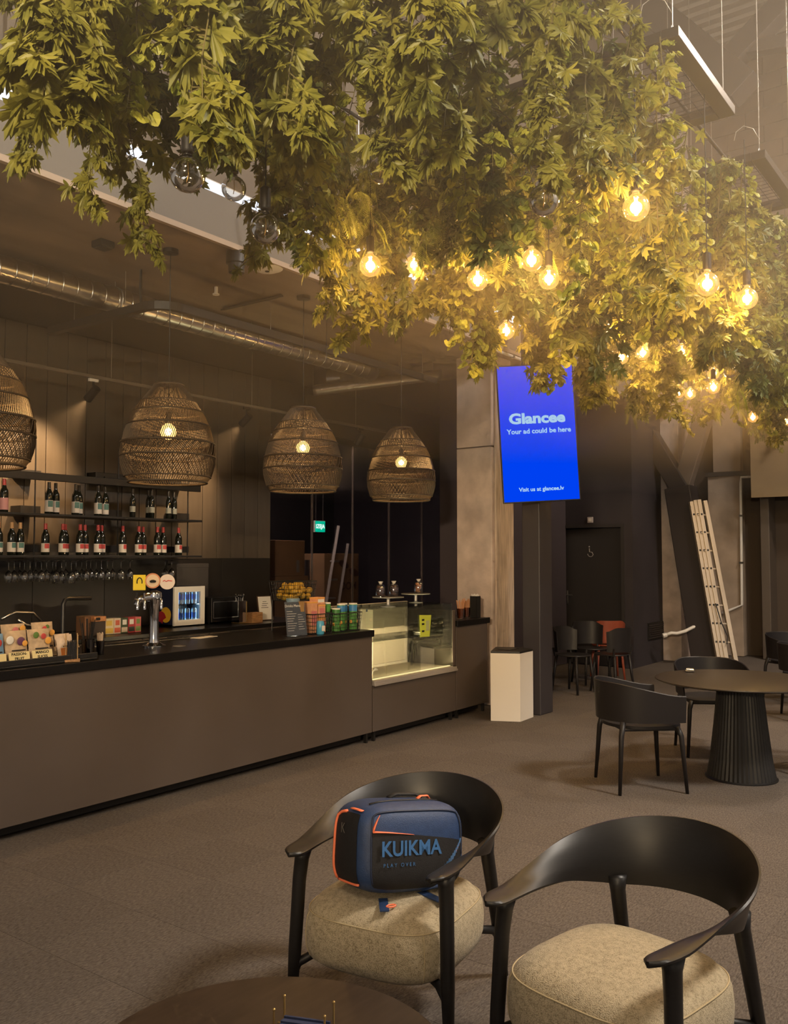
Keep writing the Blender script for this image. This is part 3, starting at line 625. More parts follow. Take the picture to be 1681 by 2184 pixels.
t = thing('drink_can', 'blue can standing in front of the peach cartons', 'can', (5.80, 5.035, ZT)); MB().lathe([(.028, 0), (.033, .008), (.033, .10), (.027, .112), (.026, .115)], 18).build('can_body', mat('blue_can', (.08, .38, .62), .3), t, SM); MB().box(-.02, .02, -.0345, -.033, .03, .075).build('label_print', paper, t); MB().lathe([(.025, .112), (.026, .116)], 14).build('lid', steel, t)
t = thing('drink_can', 'tall grey blue tub behind the peach cartons', 'tub', (5.74, 5.30, ZT + .0)); MB().lathe([(.05, 0), (.055, .27), (.057, .275), (.057, .29)], 20).build('tub_body', mat('grey_blue_tub', (.22, .33, .42), .5), t, SM); MB().lathe([(.059, .278), (.059, .30), (.05, .302)], 20).build('lid', mat('blue_lid', (.2, .3, .4), .4), t, SM)
# --- lemons in raised basket
lb = basket('lemon_basket', 'raised black wire basket full of lemons behind the cartons', (5.98, 5.52, ZT), .30, .24, .17, .1, 'fruit', 1.15, .27)
for sx in (-1, 1):
    for sy in (-1, 1): MB().tube([(sx * .15, sy * .12, 0), (sx * .15, sy * .12, .275)], .005, 6).build('leg', black, lb)
lem = mat('lemon_peel', (.50, .31, .03), .45, var=.15, scale=40, bump=.2, bscale=200)
lm_me = MB().lathe([(.002, -.042), (.007, -.038), (.018, -.03), (.028, -.012), (.030, 0), (.028, .012), (.018, .03), (.008, .037), (.003, .043)], 14).mesh('lemon', lem, True)
i = 0
for lay, (nx, ny) in enumerate(((4, 3), (4, 3), (3, 2))):
    for a in range(nx):
        for b in range(ny):
            o = obj('lemon', lm_me, None, (5.98 + (a - (nx - 1) / 2) * .068 + random.uniform(-.014, .014) + (.03 if lay == 1 else 0), 5.52 + (b - (ny - 1) / 2) * .07 + random.uniform(-.012, .012), ZT + .27 + .034 + lay * .046 + random.uniform(-.012, .012)), (random.uniform(0, 3), random.uniform(0, 3), random.uniform(0, 3)))
            tag(o, 'lemon in the raised wire basket, %s layer' % ('bottom', 'middle', 'top')[lay], 'lemon', 'lemons in the wire basket, ' + ('bottom', 'middle', 'top')[lay] + ' layer')
# --- beer tap tower
t = thing('beer_tap', 'chrome beer tap tower with blue reflection on the bar', 'beer tap', (4.30, 5.36, ZT), -.5)
MB().lathe([(.085, 0), (.085, .008), (.06, .018), (.042, .03), (.034, .06), (.032, .22), (.036, .27), (.046, .31), (.055, .345), (.058, .375), (.05, .40), (.02, .412)], 28).build('column', chrome, t, SM)
MB().tube([(-.0, 0, .36), (-.06, -.01, .365), (-.12, -.02, .345), (-.135, -.02, .31)], [.045, .04, .034, .028], 16).build('head_arm', chrome, t, SM)
for k, x in enumerate((-.14, -.09, .03)):
    f_ = MB(); f_.tube([(x, -.04, .35), (x, -.10, .35), (x, -.115, .32), (x, -.115, .28)], .010, 10); f_.build('faucet', chrome, t, SM)
    MB().tube([(x, -.075, .355), (x, -.08, .40)], .008, 8).build('tap_lever', chrome if k else blackp, t, SM)
def medal(x, z, r, col, ringc, pr, txt, sq=False):
    rot = Matrix.Translation((x, -.085, z)) @ Matrix.Rotation(PI / 2, 4, 'X')
    if sq: o = MB().rbox(-r, r, -r * 1.25, r * 1.25, -.006, .006, .004, rot).build('brand_plate', col, t)
    else:
        o = MB().lathe([(r, -.006), (r, .006)], 28, M=rot).build('brand_plate', ringc, t, SM); MB().lathe([(r * .82, .006), (r * .82, .0075)], 28, M=rot).build('face', col, o)
    if txt: text(txt, r * .42, pr, o, (x, -.0935, z + r * .1))
    return o
ylw = mat('yellow_plate', (.80, .62, .04), .4); crm = mat('cream_plate', (.75, .58, .42), .4); rng = mat('rust_plate', (.60, .26, .14), .4); wht = mat('pale_plate2', (.75, .66, .62), .4)
o = medal(-.125, .475, .045, ylw, ylw, ink, None, True); MB().tube([(-.125 + .018 * math.cos(a), -.0925, .48 + .03 * math.sin(a)) for a in [PI * k / 8 - .4 for k in range(11)]], .004, 5).build('plate_mark', ink, o)
o = medal(-.03, .487, .056, crm, rng, rng, None); MB().lathe([(.02, 0), (.024, .012), (.008, .02)], 12, c=(-.03, -.094, .475), M=None).build('plate_mark', ink, o)
o = medal(.075, .478, .056, wht, wht, redp, None); MB().tube([(.042, -.0935, .482), (.055, -.0935, .490), (.065, -.0935, .480), (.08, -.0935, .488), (.11, -.0935, .484)], .0035, 5).build('plate_mark', redp, o)
# --- drip tray, coaster, faucet, hose
t = thing('drip_tray', 'long thin steel drip tray set into the worktop behind the tap', 'tray', (4.55, 5.70, ZT)); MB().rbox(-.55, .55, -.05, .05, 0, .006, .002).build('tray', steel, t)
for k in range(9): MB().box(-.5 + k * .115, -.41 + k * .115, -.035, .035, .006, .008).build('slot_plate', black, t)
t = thing('paper_mat', 'pale paper mat lying on the worktop right of the tap', 'mat', (5.02, 5.62, ZT), .2); MB().rbox(-.12, .12, -.05, .05, 0, .003, .001).build('sheet', paper, t); MB().box(-.1, .1, -.035, -.03, .003, .0035).build('print_line', ink, t)
t = thing('coaster', 'round grey coaster beside the beer tap foot', 'coaster', (4.42, 5.22, ZT)); MB().lathe([(.047, 0), (.047, .003)], 24).build('disc', mat('grey_card', (.2, .18, .17), .6), t, SM); MB().lathe([(.038, .003), (.038, .0035)], 24).build('print_ring', mat('grey_card_print', (.13, .12, .11), .6), t)
t = thing('faucet', 'black square-spout faucet behind the snack pouches', 'faucet', (3.83, 5.80, .95)); MB().tube([(0, 0, .06), (0, 0, .38), (.015, -.0, .41), (.04, 0, .42), (.23, 0, .415)], .016, 10).build('spout', blackp, t, SM); MB().lathe([(.03, .062), (.03, .075), (.02, .085)], 16).build('base', blackp, t, SM); MB().tube([(0, -.01, .12), (0, -.06, .14)], .007, 8).build('lever', blackp, t)
t = thing('steam_hose', 'looped grey hose of a machine at the left edge', 'hose', (3.45, 5.62, ZT)); MB().tube([(-.2, 0, .25), (-.1, 0, .29), (.03, 0, .28), (.09, 0, .22), (.06, 0, .18), (-.02, 0, .2), (-.08, 0, .24)], .009, 8).build('hose', steel, t, True); MB().rbox(-.36, -.08, -.09, .1, 0, .19, .02).build('machine_body', blackp, t); MB().tube([(-.09, -.02, .16), (-.03, -.02, .17), (-.03, -.02, .12)], .006, 8).build('nozzle', chrome, t)
# --- pouch display
t = thing('pouch_display', 'low black tray holding fruit snack pouches at the left', 'tray', (2.82, 5.14, ZT)); MB().rbox(-.5, .74, -.14, .12, .0, .012, .003).build('tray_base', black, t); MB().rbox(-.5, .74, -.14, -.13, .012, .045, .003).build('front_lip', black, t); MB().rbox(-.5, .74, .11, .12, .012, .07, .003).build('back_lip', black, t)
kraft = mat('kraft_pouch', (.50, .37, .24), .5, var=.25, scale=22); cream = mat('cream_strip', (.78, .66, .34), .5); plum = mat('plum_print', (.14, .05, .12), .5); leafp = mat('leaf_print', (.12, .22, .05), .6); wpouch = mat('white_pouch', (.62, .50, .40), .5, var=.2, scale=18)
def pouch(lab, x, y, w, h, m, strip, txts, fruit, rz=0.0, tl_=-.2):
    t = thing('snack_pouch', lab, 'pouch', (x, y, ZT + .014), rz, 'fruit snack pouches'); M = Matrix.Rotation(tl_, 4, 'X')
    P = []
    for i in range(9):
        a = i / 8; row = []
        for j in range(7):
            b_ = j / 6; th = .022 * math.sin(PI * min(1, a * 1.02)) ** .6 * (math.sin(PI * b_) ** .5 if 0 < b_ < 1 else 0) * (1 - .3 * a)
            row.append(M @ Vector(((b_ - .5) * w * (1 - .03 * math.sin(PI * a)), -th, a * h)))
        P.append(row)
    Q = [[M @ (M.inverted() @ p * 1.0 - Vector((0, (M.inverted() @ p).y * 2, 0))) for p in row] for row in P]
    bo = MB(); bo.grid(P); bo.grid([r[::-1] for r in Q]); bo.build('bag', m, t, True)
    MB().rbox(-w * .46, w * .46, -.0285, -.0265, h * .05, h * .05 + .055, .0005, M).build('name_strip', strip, t)
    for k, s in enumerate(txts): text(s, .024, ink, t, M @ Vector((0, -.029, h * .05 + .055 * (.5 if len(txts) == 1 else (.75 - .5 * k)))), (PI / 2 + tl_, 0, 0), bold=.0006)
    for (fx, fz, fr_, fm) in fruit: MB().sphere((0, 0, 0), fr_, 12, 8, (1, .12, 1)).build('fruit_print', fm, t, True, M @ Vector((fx, -.027, fz)))
    MB().box(-w * .3, w * .3, -.0285, -.0275, h * .05 + .062, h * .05 + .069, M).build('print_line', ink, t)
pouch('kraft fruit pouch reading passion fruit on cream strip', 3.06, 5.10, .15, .20, kraft, cream, ['PASSION-', 'FRUIT'], [(.02, .13, .026, plum), (.045, .115, .018, orange), (-.05, .14, .026, paper)])
pouch('kraft fruit pouch reading mango on cream strip', 3.215, 5.10, .15, .20, kraft, cream, ['MANGO', 'SLICES'], [(.02, .15, .018, redp), (.05, .12, .022, orange), (-.03, .16, .02, leafp)])
pouch('kraft fruit pouch standing behind the mango pouch', 3.30, 5.185, .15, .235, kraft, kraft, [], [(.0, .19, .016, redp), (.05, .16, .02, orange), (.02, .2, .014, leafp)])
pouch('kraft fruit pouch standing behind the passion fruit pouch', 3.10, 5.185, .16, .235, kraft, kraft, [], [(.0, .19, .022, pinkp), (.05, .2, .02, orange)])
pouch('small white and orange pouch at the right end of the tray', 3.41, 5.12, .13, .15, wpouch, mat('orange_strip', (.72, .25, .07), .5), [], [], .15)
pouch('blue cornered pouch cut off by the left photo edge', 2.90, 5.08, .14, .19, mat('blue_pouch', (.15, .3, .5), .5), cream, [], [(.02, .13, .026, redp)])
pouch('small white pouch tucked behind the orange striped one', 3.44, 5.19, .12, .15, wpouch, wpouch, [], [], .1)
# --- napkin stand, straw cups
brass = mat('brass_wire', (.62, .42, .16), .3, .9)
def napkin_holder(lab, loc, rz, base_m, nap_m, rods_m, nz):
    t = thing('napkin_holder', lab, 'napkin holder', loc, rz, 'napkin holders')
    MB().rbox(-.085, .085, -.05, .05, 0, .016, .003).build('base', base_m, t)
    for sx in (-1, 1):
        for sy in (-1, 1):
            MB().tube([(sx * .065, sy * .035, .014), (sx * .065, sy * .035, .165)], .0028, 6).build('rod', rods_m, t); MB().sphere((sx * .065, sy * .035, .166), .004, 8, 6).build('rod_tip', rods_m, t)
    for sy in (-1, 1): MB().tube([(-.085, sy * .042, .095), (.085, sy * .042, .095)], .003, 6).build('cross_wire', rods_m, t)
    for k in range(nz): MB().box(-.06, .06, -.028 + k * .008, -.0225 + k * .008, .017, .125 - .002 * (k % 3)).build('napkin', nap_m, t)
    return t
navy = mat('navy_napkin', (.022, .032, .085), .8, var=.15, scale=30); blkn = mat('black_napkin', (.02, .019, .022), .8)
napkin_holder('wooden based napkin holder with black napkins on the bar', (3.40, 5.05, ZT), 1.0, wood, blkn, mat('wood_rod', (.45, .3, .15), .5), 7)
def cup(name, lab, cat, loc, r, h, m, sticks, sm, slen, spread, sr=.003, smname='straw'):
    t = thing(name, lab, cat, loc); MB().lathe([(r * .86, .004), (r, h), (r * .94, h), (r * .8, .008)], 20, cap1=True).build('cup', m, t, SM)
    for k in range(sticks):
        a = 2 * PI * k / sticks + .3; q = random.uniform(.3, .8); ln = slen * random.uniform(.9, 1.05)
        MB().tube([(r * .5 * q * math.cos(a), r * .5 * q * math.sin(a), .012), ((r * .85 + spread * q) * math.cos(a) * q * 1.2, (r * .85 + spread * q) * math.sin(a) * q * 1.2, ln)], sr, 6).build(smname, sm, t)
    return t
smoke = glass('smoked_cup', (.30, .28, .28), .10, .05, .6)
cup('straw_cup', 'clear dark cup of long black straws on the bar', 'cup', (3.57, 5.12, ZT), .042, .12, smoke, 14, blackp, .245, .05)
cup('stirrer_cup', 'small dark cup of pale wooden stirrers beside the straws', 'cup', (3.70, 5.17, ZT), .028, .10, smoke, 12, mat('pale_stick', (.62, .48, .36), .6), .155, .0, .0035, 'stirrer')
# ================================================================== BACK COUNTER THINGS
ZB = .902
def bv(px, V): return atv(px, 1300, V).x
teas = [(224, 245, 'pale yellow and white tea box', (.72, .62, .40), (.70, .50, .10)), (245, 260, 'white and red tea box', (.72, .60, .5), (.60, .12, .06)), (260, 275, 'dark green tea box', (.05, .08, .04), (.6, .5, .4)), (275, 290, 'black and red tea box', (.45, .04, .05), (.03, .04, .03)), (290, 303, 'pink tea box', (.66, .16, .17), (.2, .3, .1))]
for i, (x0, x1, lab, c1, c2) in enumerate(teas):
    u0, u1 = bv(x0, 7.55), bv(x1, 7.55); t = thing('tea_box', lab + ' in the row on the back counter', 'box', ((u0 + u1) / 2, 7.62, ZB), 0, 'tea boxes')
    w = (u1 - u0) / 2 - .002; MB().rbox(-w, w, -.06, .06, 0, .155, .002).build('carton', mat('tea_carton_%d' % i, c1, .5), t); MB().box(-w * .85, w * .85, -.0615, -.06, .012, .06).build('lower_print', mat('tea_print_%d' % i, c2, .5), t); MB().box(-w * .6, w * .6, -.0615, -.06, .085, .135).build('crest_print', paper if i in (2, 3) else mat('tea_print_%d' % i, c2), t)
t = thing('cardboard_box', 'brown cardboard box left of the tea boxes', 'box', (bv(193, 7.6), 7.66, ZB)); MB().rbox(-.07, .07, -.07, .07, 0, .19, .002).build('carton', mat('brown_card', (.22, .11, .055), .7), t); MB().box(-.072, .072, -.02, .02, .188, .1915).build('tape', mat('tape', (.3, .17, .08), .3), t)
t = thing('snack_tin', 'orange printed packet lying on top beside the brown box', 'packet', (bv(213, 7.55), 7.6, ZB)); MB().rbox(-.07, .07, -.05, .05, 0, .135, .002).build('stand_box', mat('dark_card', (.05, .035, .03), .6), t); MB().rbox(-.07, .07, -.06, .05, .136, .185, .003).build('packet', mat('orange_packet', (.55, .25, .10), .5, var=.3, scale=30), t); MB().box(-.05, .0, -.0615, -.06, .147, .175).build('packet_print', ink, t)
# mini fridge
u0, u1 = bv(372, 7.72), bv(437, 7.72); W_ = u1 - u0
t = thing('mini_fridge', 'small white framed glass-door drinks fridge glowing blue on the back counter', 'fridge', (u0, 7.72, ZB)); Hf = .44
navyb = mat('navy_fridge_side', (.010, .014, .045), .35)
b_ = MB(); b_.box(0, .012, .03, .42, .012, Hf); b_.box(W_ - .012, W_, .03, .42, .012, Hf); b_.box(0, W_, .41, .42, .012, Hf); b_.box(0, W_, .03, .42, .012, .024); b_.box(0, W_, .03, .42, Hf - .012, Hf); b_.build('cabinet', navyb, t)
d_ = MB(); e = .062; d_.rbox(0, e, 0, .03, .012, Hf, .004); d_.rbox(W_ - e, W_, 0, .03, .012, Hf, .004); d_.rbox(e - .002, W_ - e + .002, 0, .03, .012, .012 + e, .004); d_.rbox(e - .002, W_ - e + .002, 0, .03, Hf - e, Hf, .004)
dr_ = d_.build('door_frame', white, t); MB().box(e, W_ - e, .012, .016, .07, Hf - e).build('door_pane', glass('fridge_pane', (.97, .98, .98), .02, .01, .3), dr_)
MB().box(.014, W_ - .014, .405, .409, .03, Hf - .02).build('lit_back', glow('fridge_light', (.36, .72, 1.0), 6.0), t)
MB().box(W_ - .03, W_ - .018, .04, .06, .05, Hf - .04).build('light_bar', glow('fridge_bar', (.60, .88, 1.0), 14.0), t)
for z in (.03, .235): MB().box(.014, W_ - .014, .05, .40, z, z + .006).build('rack', chrome, t)
cb = MB().lathe([(.022, 0), (.0265, .006), (.0265, .15), (.022, .158)], 14).mesh('can_body', mat('silver_blue_can', (.30, .38, .5), .25, .6)); cb2 = MB().lathe([(.0268, .05), (.0268, .11)], 14, cap0=False, cap1=False).mesh('can_band', mat('blue_can_band', (.04, .10, .40), .3, .5))
for row, z in enumerate((.037, .242)):
    for k in range(4):
        o = thing('drink_can', '%s can from left on the %s rack of the mini fridge' % (ORD[k], ('lower', 'upper')[row]), 'can', (u0 + .06 + k * (W_ - .15) / 3, 7.80, ZB + z), 0, 'cans in the mini fridge'); obj('can_body', cb, o); obj('can_band', cb2, o)
lg = MB().lathe([(.085, 0), (.085, .003)], 28, M=Matrix.Translation((-.001, .14, .13)) @ Matrix.Rotation(-PI / 2, 4, 'Y')).build('side_emblem', mat('emblem_yellow', (.72, .42, .03), .4), t)
sil = [(.00, .0), (.03, .055), (.07, .075), (.11, .07), (.14, .10), (.17, .09), (.15, .06), (.19, .04), (.23, .05), (.27, .02), (.22, -.01), (.24, -.06), (.19, -.04), (.16, -.07), (.10, -.05), (.06, -.08), (.05, -.03)]
MB().prism([(q[1] * .9, q[0]) for q in sil], 0, .002, Matrix.Translation((-.0045, .13, .10)) @ Matrix(((0, 0, -1, 0), (0, 1, 0, 0), (1, 0, 0, 0), (0, 0, 0, 1)))).build('emblem_print', mat('emblem_red', (.35, .02, .03), .4), lg)
for x in (.03, W_ - .03): MB().lathe([(.015, 0), (.015, .013)], 10, c=(x, .06, 0)).build('foot', black, t)
# grey box behind fridge, microwave, caddy, wood box, certificate
t = thing('storage_bin', 'tall plain grey box standing behind the mini fridge', 'box', (bv(412, 8.0), 8.085, ZB)); MB().rbox(-.24, .24, -.08, .08, 0, .69, .012).build('shell', mat('grey_plastic', (.055, .048, .044), .5), t); MB().rbox(-.242, .242, -.082, .082, .64, .692, .01).build('lid', mat('grey_plastic_lid', (.06, .052, .048), .5), t)
u0, u1 = bv(452, 7.75), bv(520, 7.75)
t = thing('microwave', 'black microwave oven with silver trim beside the fridge', 'microwave', (u0, 7.76, ZB)); w = u1 - u0
MB().rbox(0, w, .02, .36, .015, .30, .006).build('casing', blackp, t); o = MB().rbox(.0, w * .82, 0, .02, .018, .297, .004).build('door', mat('gloss_black', (.01, .01, .011), .12), t)
fr = MB(); fr.box(.03, w * .75, -.003, 0, .06, .066); fr.box(.03, w * .75, -.003, 0, .245, .251); fr.box(.03, .036, -.003, 0, .06, .251); fr.box(w * .75 - .006, w * .75, -.003, 0, .06, .251); fr.build('window_trim', steel, o); MB().box(-.002, .006, -.004, .0, .02, .295).build('edge_trim', steel, o)
MB().rbox(w * .83, w, 0, .02, .018, .297, .003).build('control_panel', blackp, t); MB().lathe([(.02, 0), (.018, .014)], 14, M=Matrix.Translation((w * .915, 0, .1)) @ Matrix.Rotation(PI / 2, 4, 'X')).build('knob', steel, t, SM)
for x in (.04, w - .04): MB().lathe([(.012, 0), (.012, .016)], 8, c=(x, .08, 0)).build('foot', black, t)
t = thing('cutlery_canister', 'shiny square steel canister of utensils beside the microwave', 'canister', (bv(517, 7.55), 7.60, ZB)); cn = MB(); w = .06; cn.rbox(-w, w, -w, -w + .004, 0, .26, .001); cn.rbox(-w, w, w - .004, w, 0, .26, .001); cn.rbox(-w, -w + .004, -w, w, 0, .26, .001); cn.rbox(w - .004, w, -w, w, 0, .26, .001); cn.rbox(-w, w, -w, w, 0, .004, .001); cn.build('can_wall', chrome, t)
for k in range(6): a = k * 1.05; MB().tube([(.02 * math.cos(a), .02 * math.sin(a), .01), (.045 * math.cos(a), .045 * math.sin(a), .29 + .01 * (k % 3))], .004, 6).build('utensil', steel, t); MB().sphere((.047 * math.cos(a), .047 * math.sin(a), .305 + .01 * (k % 3)), .014, 8, 6, (.4, 1, 1.3)).build('utensil_head', chrome, t)
MB().rbox(-w - .004, w + .004, -w - .004, w + .004, 0, .012, .002).build('base', brass, t); MB().tube([(w - .005, -w - .004, .02), (w - .005, -w - .004, .25)], .004, 6).build('edge_bead', brass, t)
t = thing('wooden_box', 'small brown wooden box in front of the certificate', 'box', (bv(547, 7.48), 7.52, ZB))
for (x0, x1, y0, y1) in ((-.085, .085, -.06, -.05), (-.085, .085, .05, .06), (-.085, -.075, -.05, .05), (.075, .085, -.05, .05)): MB().rbox(x0, x1, y0, y1, 0, .12, .002).build('side_board', wood, t)
MB().rbox(-.075, .075, -.05, .05, .002, .012, .002).build('bottom_board', wood, t)
t = thing('framed_certificate', 'white certificate in a thin dark frame leaning on the back counter', 'frame', (bv(576, 7.6), 7.66, ZB), -.1); M = Matrix.Rotation(-.18, 4, 'X')
fm = MB(); fm.rbox(-.11, -.10, -.008, .008, 0, .30, .002, M); fm.rbox(.10, .11, -.008, .008, 0, .30, .002, M); fm.rbox(-.1, .1, -.008, .008, 0, .01, .002, M); fm.rbox(-.1, .1, -.008, .008, .29, .30, .002, M); fm.build('frame', mat('dark_wood_frame', (.09, .05, .03), .5), t); MB().box(-.1, .1, -.003, .003, .01, .29, M).build('certificate', paper, t)
for k in range(4): MB().box(-.03 - .01 * (k % 2) - (.02 if k > 1 else 0), .03 + .02 * (k % 2), -.0042, -.003, .225 - k * .024, .231 - k * .024, M).build('print_line', ink, t)
# ================================================================== BEHIND THE GLASS
kr = mat('cardboard', (.30, .175, .085), .75, var=.12, scale=5)
def cbox(lab, u0, u1, v, dep, z0, z1, extra=None):
    t = thing('cardboard_box', lab, 'box', ((u0 + u1) / 2, v, z0), 0, 'cardboard boxes behind the glass'); w = (u1 - u0) / 2
    MB().rbox(-w, w, 0, dep, 0, z1 - z0, .004).build('carton', kr, t); MB().box(-w, w, dep * .45, dep * .55, z1 - z0, z1 - z0 + .001).build('tape', mat('tape', (.3, .2, .1)), t); return t
u0, u1 = atv(587, 1200, 8.6).x, atv(650, 1200, 8.6).x
cbox('lower tall cardboard box behind the glass near the board wall', u0, u1 + .08, 8.6, .5, 0, 1.40)
t = cbox('upper cardboard box with hand hole behind the glass', u0, u1, 8.6, .45, 1.402, 1.90); MB().rbox(.13, .19, -.002, 0, .05, .22, .0009).build('hand_hole', mat('grey_hole', (.25, .25, .22), .6), t)
u0, u1 = atv(692, 1200, 9.0).x, atv(765, 1200, 9.0).x
t = cbox('wide cardboard box printed DOM behind the glass', u0, u1, 9.0, .5, 0, 1.72)
text('DOM', .17, mat('brown_print', (.10, .05, .03), .7), t, (.17, -.001, 1.20), bold=.004)
for k in range(2): MB().sphere((0, 0, 0), .13, 16, 8, (1, .01, .45)).build('print_mark', mat('brown_print', (.1, .05, .03)), t, True, (.05 + k * .25, -.001, 1.55 - k * .13), (0, .3, 0))
cbox('dark lidded box between the cardboard boxes', atv(652, 1200, 9.3).x, atv(690, 1200, 9.3).x, 9.3, .5, 0, 1.62).children[0].data.materials[0] = dark
t = thing('step_ladder', 'pale aluminium ladder leaning behind the glass', 'ladder', (9.6, 8.85, 0))
for (x0, y0, x1, y1) in ((722, 1122, 700, 1260), (742, 1160, 722, 1290)): a = atv(x0, y0, 8.85); b = atv(x1, y1, 8.75); b2 = b + (b - a) * ((b.z - .0) / (a.z - b.z)); MB().tube([a - Vector((9.6, 8.85, 0)), b2 - Vector((9.6, 8.85, 0))], .028, 4).build('rail', mat('dull_aluminium', (.5, .46, .42), .4, .3), t)
for k in range(6): z = .2 + k * .28; a = atv(705, 1225, 8.8); MB().tube([(a.x - 9.6 - .22 + k * .045, -.05, z), (a.x - 9.6 - .02 + k * .045, -.05, z)], .014, 6).build('rung', mat('dull_aluminium', (.5, .5, .5)), t)
p = atv(683, 1123, 8.7)
t = thing('exit_sign', 'green lit exit sign hanging behind the glass', 'exit sign', p); MB().rbox(-.115, .115, 0, .03, -.085, .085, .004).build('housing', white, t); o = MB().box(-.11, .11, -.003, 0, -.08, .08).build('lit_face', glow('exit_green', (.0, .42, .24), 1.3), t); text('IZEJA', .085, glow('exit_white', (.75, 1, .9), 1.6), o, (0, -.005, 0), bold=.002)
for x in (-.08, .08): MB().tube([(x, .015, .085), (x, .015, ZC + .02 - p.z)], .003, 5).build('hanger', wire_m, t)
# ================================================================== DISPLAY CASE
U0, U1 = 6.455, 7.85
t = thing('display_case', 'glass pastry display case with lit floor beside the taupe counter', 'display case', (U0, VF, .50)); w = U1 - U0
alu = mat('satin_aluminium', (.62, .58, .54), .35, .6)
MB().rbox(0, w, -.02, .62, .002, .045, .006).build('ledge', alu, t); MB().rbox(-.004, w + .004, -.028, -.018, .0, .022, .003).build('ledge_lip', alu, t)
MB().box(.01, w - .01, .0, .60, .046, .052).build('deck', mat('cream_deck', (.66, .58, .42), .4), t)
fg = glass('case_glass', (.93, .96, .94), .045, .01, .75)
gf = MB(); gf.box(.004, w - .06, .0, .006, .052, .69); gf.build('front_pane', fg, t)
MB().box(.004, w - .05, -.0, .56, .69, .698).build('top_pane', fg, t); MB().box(w - .062, w - .056, .006, .56, .052, .69).build('side_pane', fg, t); MB().box(.002, .008, .006, .56, .052, .69).build('side_pane', fg, t)
MB().box(.02, w - .075, .08, .50, .385, .393).build('glass_shelf', fg, t)
bk = MB(); bk.rbox(.0, .03, .57, .60, .05, .70, .003); bk.rbox(w - .09, w - .05, .57, .60, .05, .70, .003); bk.rbox(w * .38, w * .38 + .03, .57, .60, .05, .70, .003); bk.rbox(.03, w - .09, .57, .60, .05, .08, .003); bk.rbox(.03, w - .09, .57, .60, .675, .70, .003); bk.build('rear_frame', mat('white_frame', (.62, .56, .48), .4), t)
MB().box(w * .38 + .03, w - .09, .585, .59, .08, .675).build('sliding_door', mat('frosted_door', (.52, .46, .36), .4), t)
MB().rbox(w - .05, w, .0, .62, .0, .62, .004).build('end_pillar', greyp, t)
for x in (.02, w - .10):
    for z in (.36, .67): MB().tube([(x, .09, z), (x, .09, z + .022)], .008, 8).build('shelf_pin', chrome, t)
MB().box(.02, w - .08, .012, .022, .055, .062).build('led_strip', glow('warm_led', (1.0, .74, .36), 2.5), t)
light('case_light', 'AREA', (w / 2, .03, .075), 22.0, (1.0, .76, .42), t, 1.2, sy=.03).rotation_euler = (math.radians(155), 0, 0)
clr = MB()
for k in range(16): a = k / 15; clr.tube([(.06 + .5 * a, .12 + .3 * a, .054), (.10 + .5 * a, .10 + .3 * a, .058 + .05 * math.sin(PI * a))], .004, 4)
clr.build('wire_prop', alu, t)
o = thing('price_card', 'lime green price card taped inside the display case glass', 'card', (U0 + .845, VF - .001, .50 + .385)); MB().prism([(-.095, .005), (.065, .0), (.095, .21), (-.11, .22)], -.004, -.002, Matrix(((1, 0, 0, 0), (0, 0, 1, 0), (0, 1, 0, 0), (0, 0, 0, 1)))).build('card', mat('lime_card', (.62, .72, .08), .6), o)
MB().box(.0, .06, -.006, -.004, .06, .16).build('grey_patch', mat('card_patch', (.45, .5, .25), .6), o)
for z in (.05, .12, .16): MB().box(-.07, -.03, -.006, -.004, z, z + .018).build('print_mark', ink, o)
t2 = thing('serving_tray', 'small white dish on the glass shelf of the display case', 'dish', (U0 + 1.12, VF + .25, .50 + .395)); MB().lathe([(.05, 0), (.075, .012), (.072, .014)], 20).build('dish', white, t2, SM); MB().lathe([(.05, .001), (.05, .004)], 20).build('rim', white, t2)
# cake stands with bagged nuts on the case top
sl = mat('slate_plate', (.20, .20, .20), .25)
for i, (px, py, V) in enumerate(((828, 1310, VF + .12), (887, 1300, VF + .34))):
    p = atv(px, py, V); t = thing('cake_stand', ['left glass cake stand on the display case', 'right glass cake stand on the display case'][i], 'cake stand', (p.x, V, 1.1985), 0, 'cake stands')
    MB().lathe([(.07, 0), (.07, .005), (.02, .01), (.016, .02)], 24, cap1=False).build('foot', sl, t, SM); MB().lathe([(.016, .005), (.016, .085)], 16).build('stem', alu, t, SM); MB().lathe([(.15, .085), (.152, .09), (.15, .095)], 36).build('plate', sl, t, SM)
nut = mat('dark_cookies', (.10, .055, .045), .6, var=.5, scale=30); nut2 = mat('tan_cookies', (.50, .25, .12), .6, var=.5, scale=25)
film = glass('cellophane', (.95, .92, .92), .14, .08, .8)
def bagged(lab, px, V, m, z, h=.12):
    p = atv(px, 1265, V); t = thing('cookie_bag', lab, 'bag', (p.x, V, z), random.uniform(0, 3), 'bagged cookies')
    random.seed(int(px)); nb = MB()
    for k in range(14): nb.sphere((random.uniform(-.025, .025), random.uniform(-.018, .018), .016 + .085 * k / 14), .02, 8, 6, (1, 1, .6))
    nb.build('cookies', m, t, True)['kind'] = 'stuff'
    MB().lathe([(.042, .0), (.046, .02), (.046, .085), (.036, .11), (.012, .122)], 14, rf=lambda k, i: 1 + .05 * math.sin(k * 2.3 + i)).build('film', film, t, True); MB().lathe([(.011, .12), (.016, .128), (.024, .145)], 10, cap0=False, cap1=False).build('bag_top', paper, t, True)
bagged('left dark cookie bag on the left cake stand', 812, VF + .12, nut, 1.295); bagged('right dark cookie bag on the left cake stand', 840, VF + .12, nut, 1.295); bagged('tan cookie bag on the right cake stand', 893, VF + .34, nut2, 1.295)
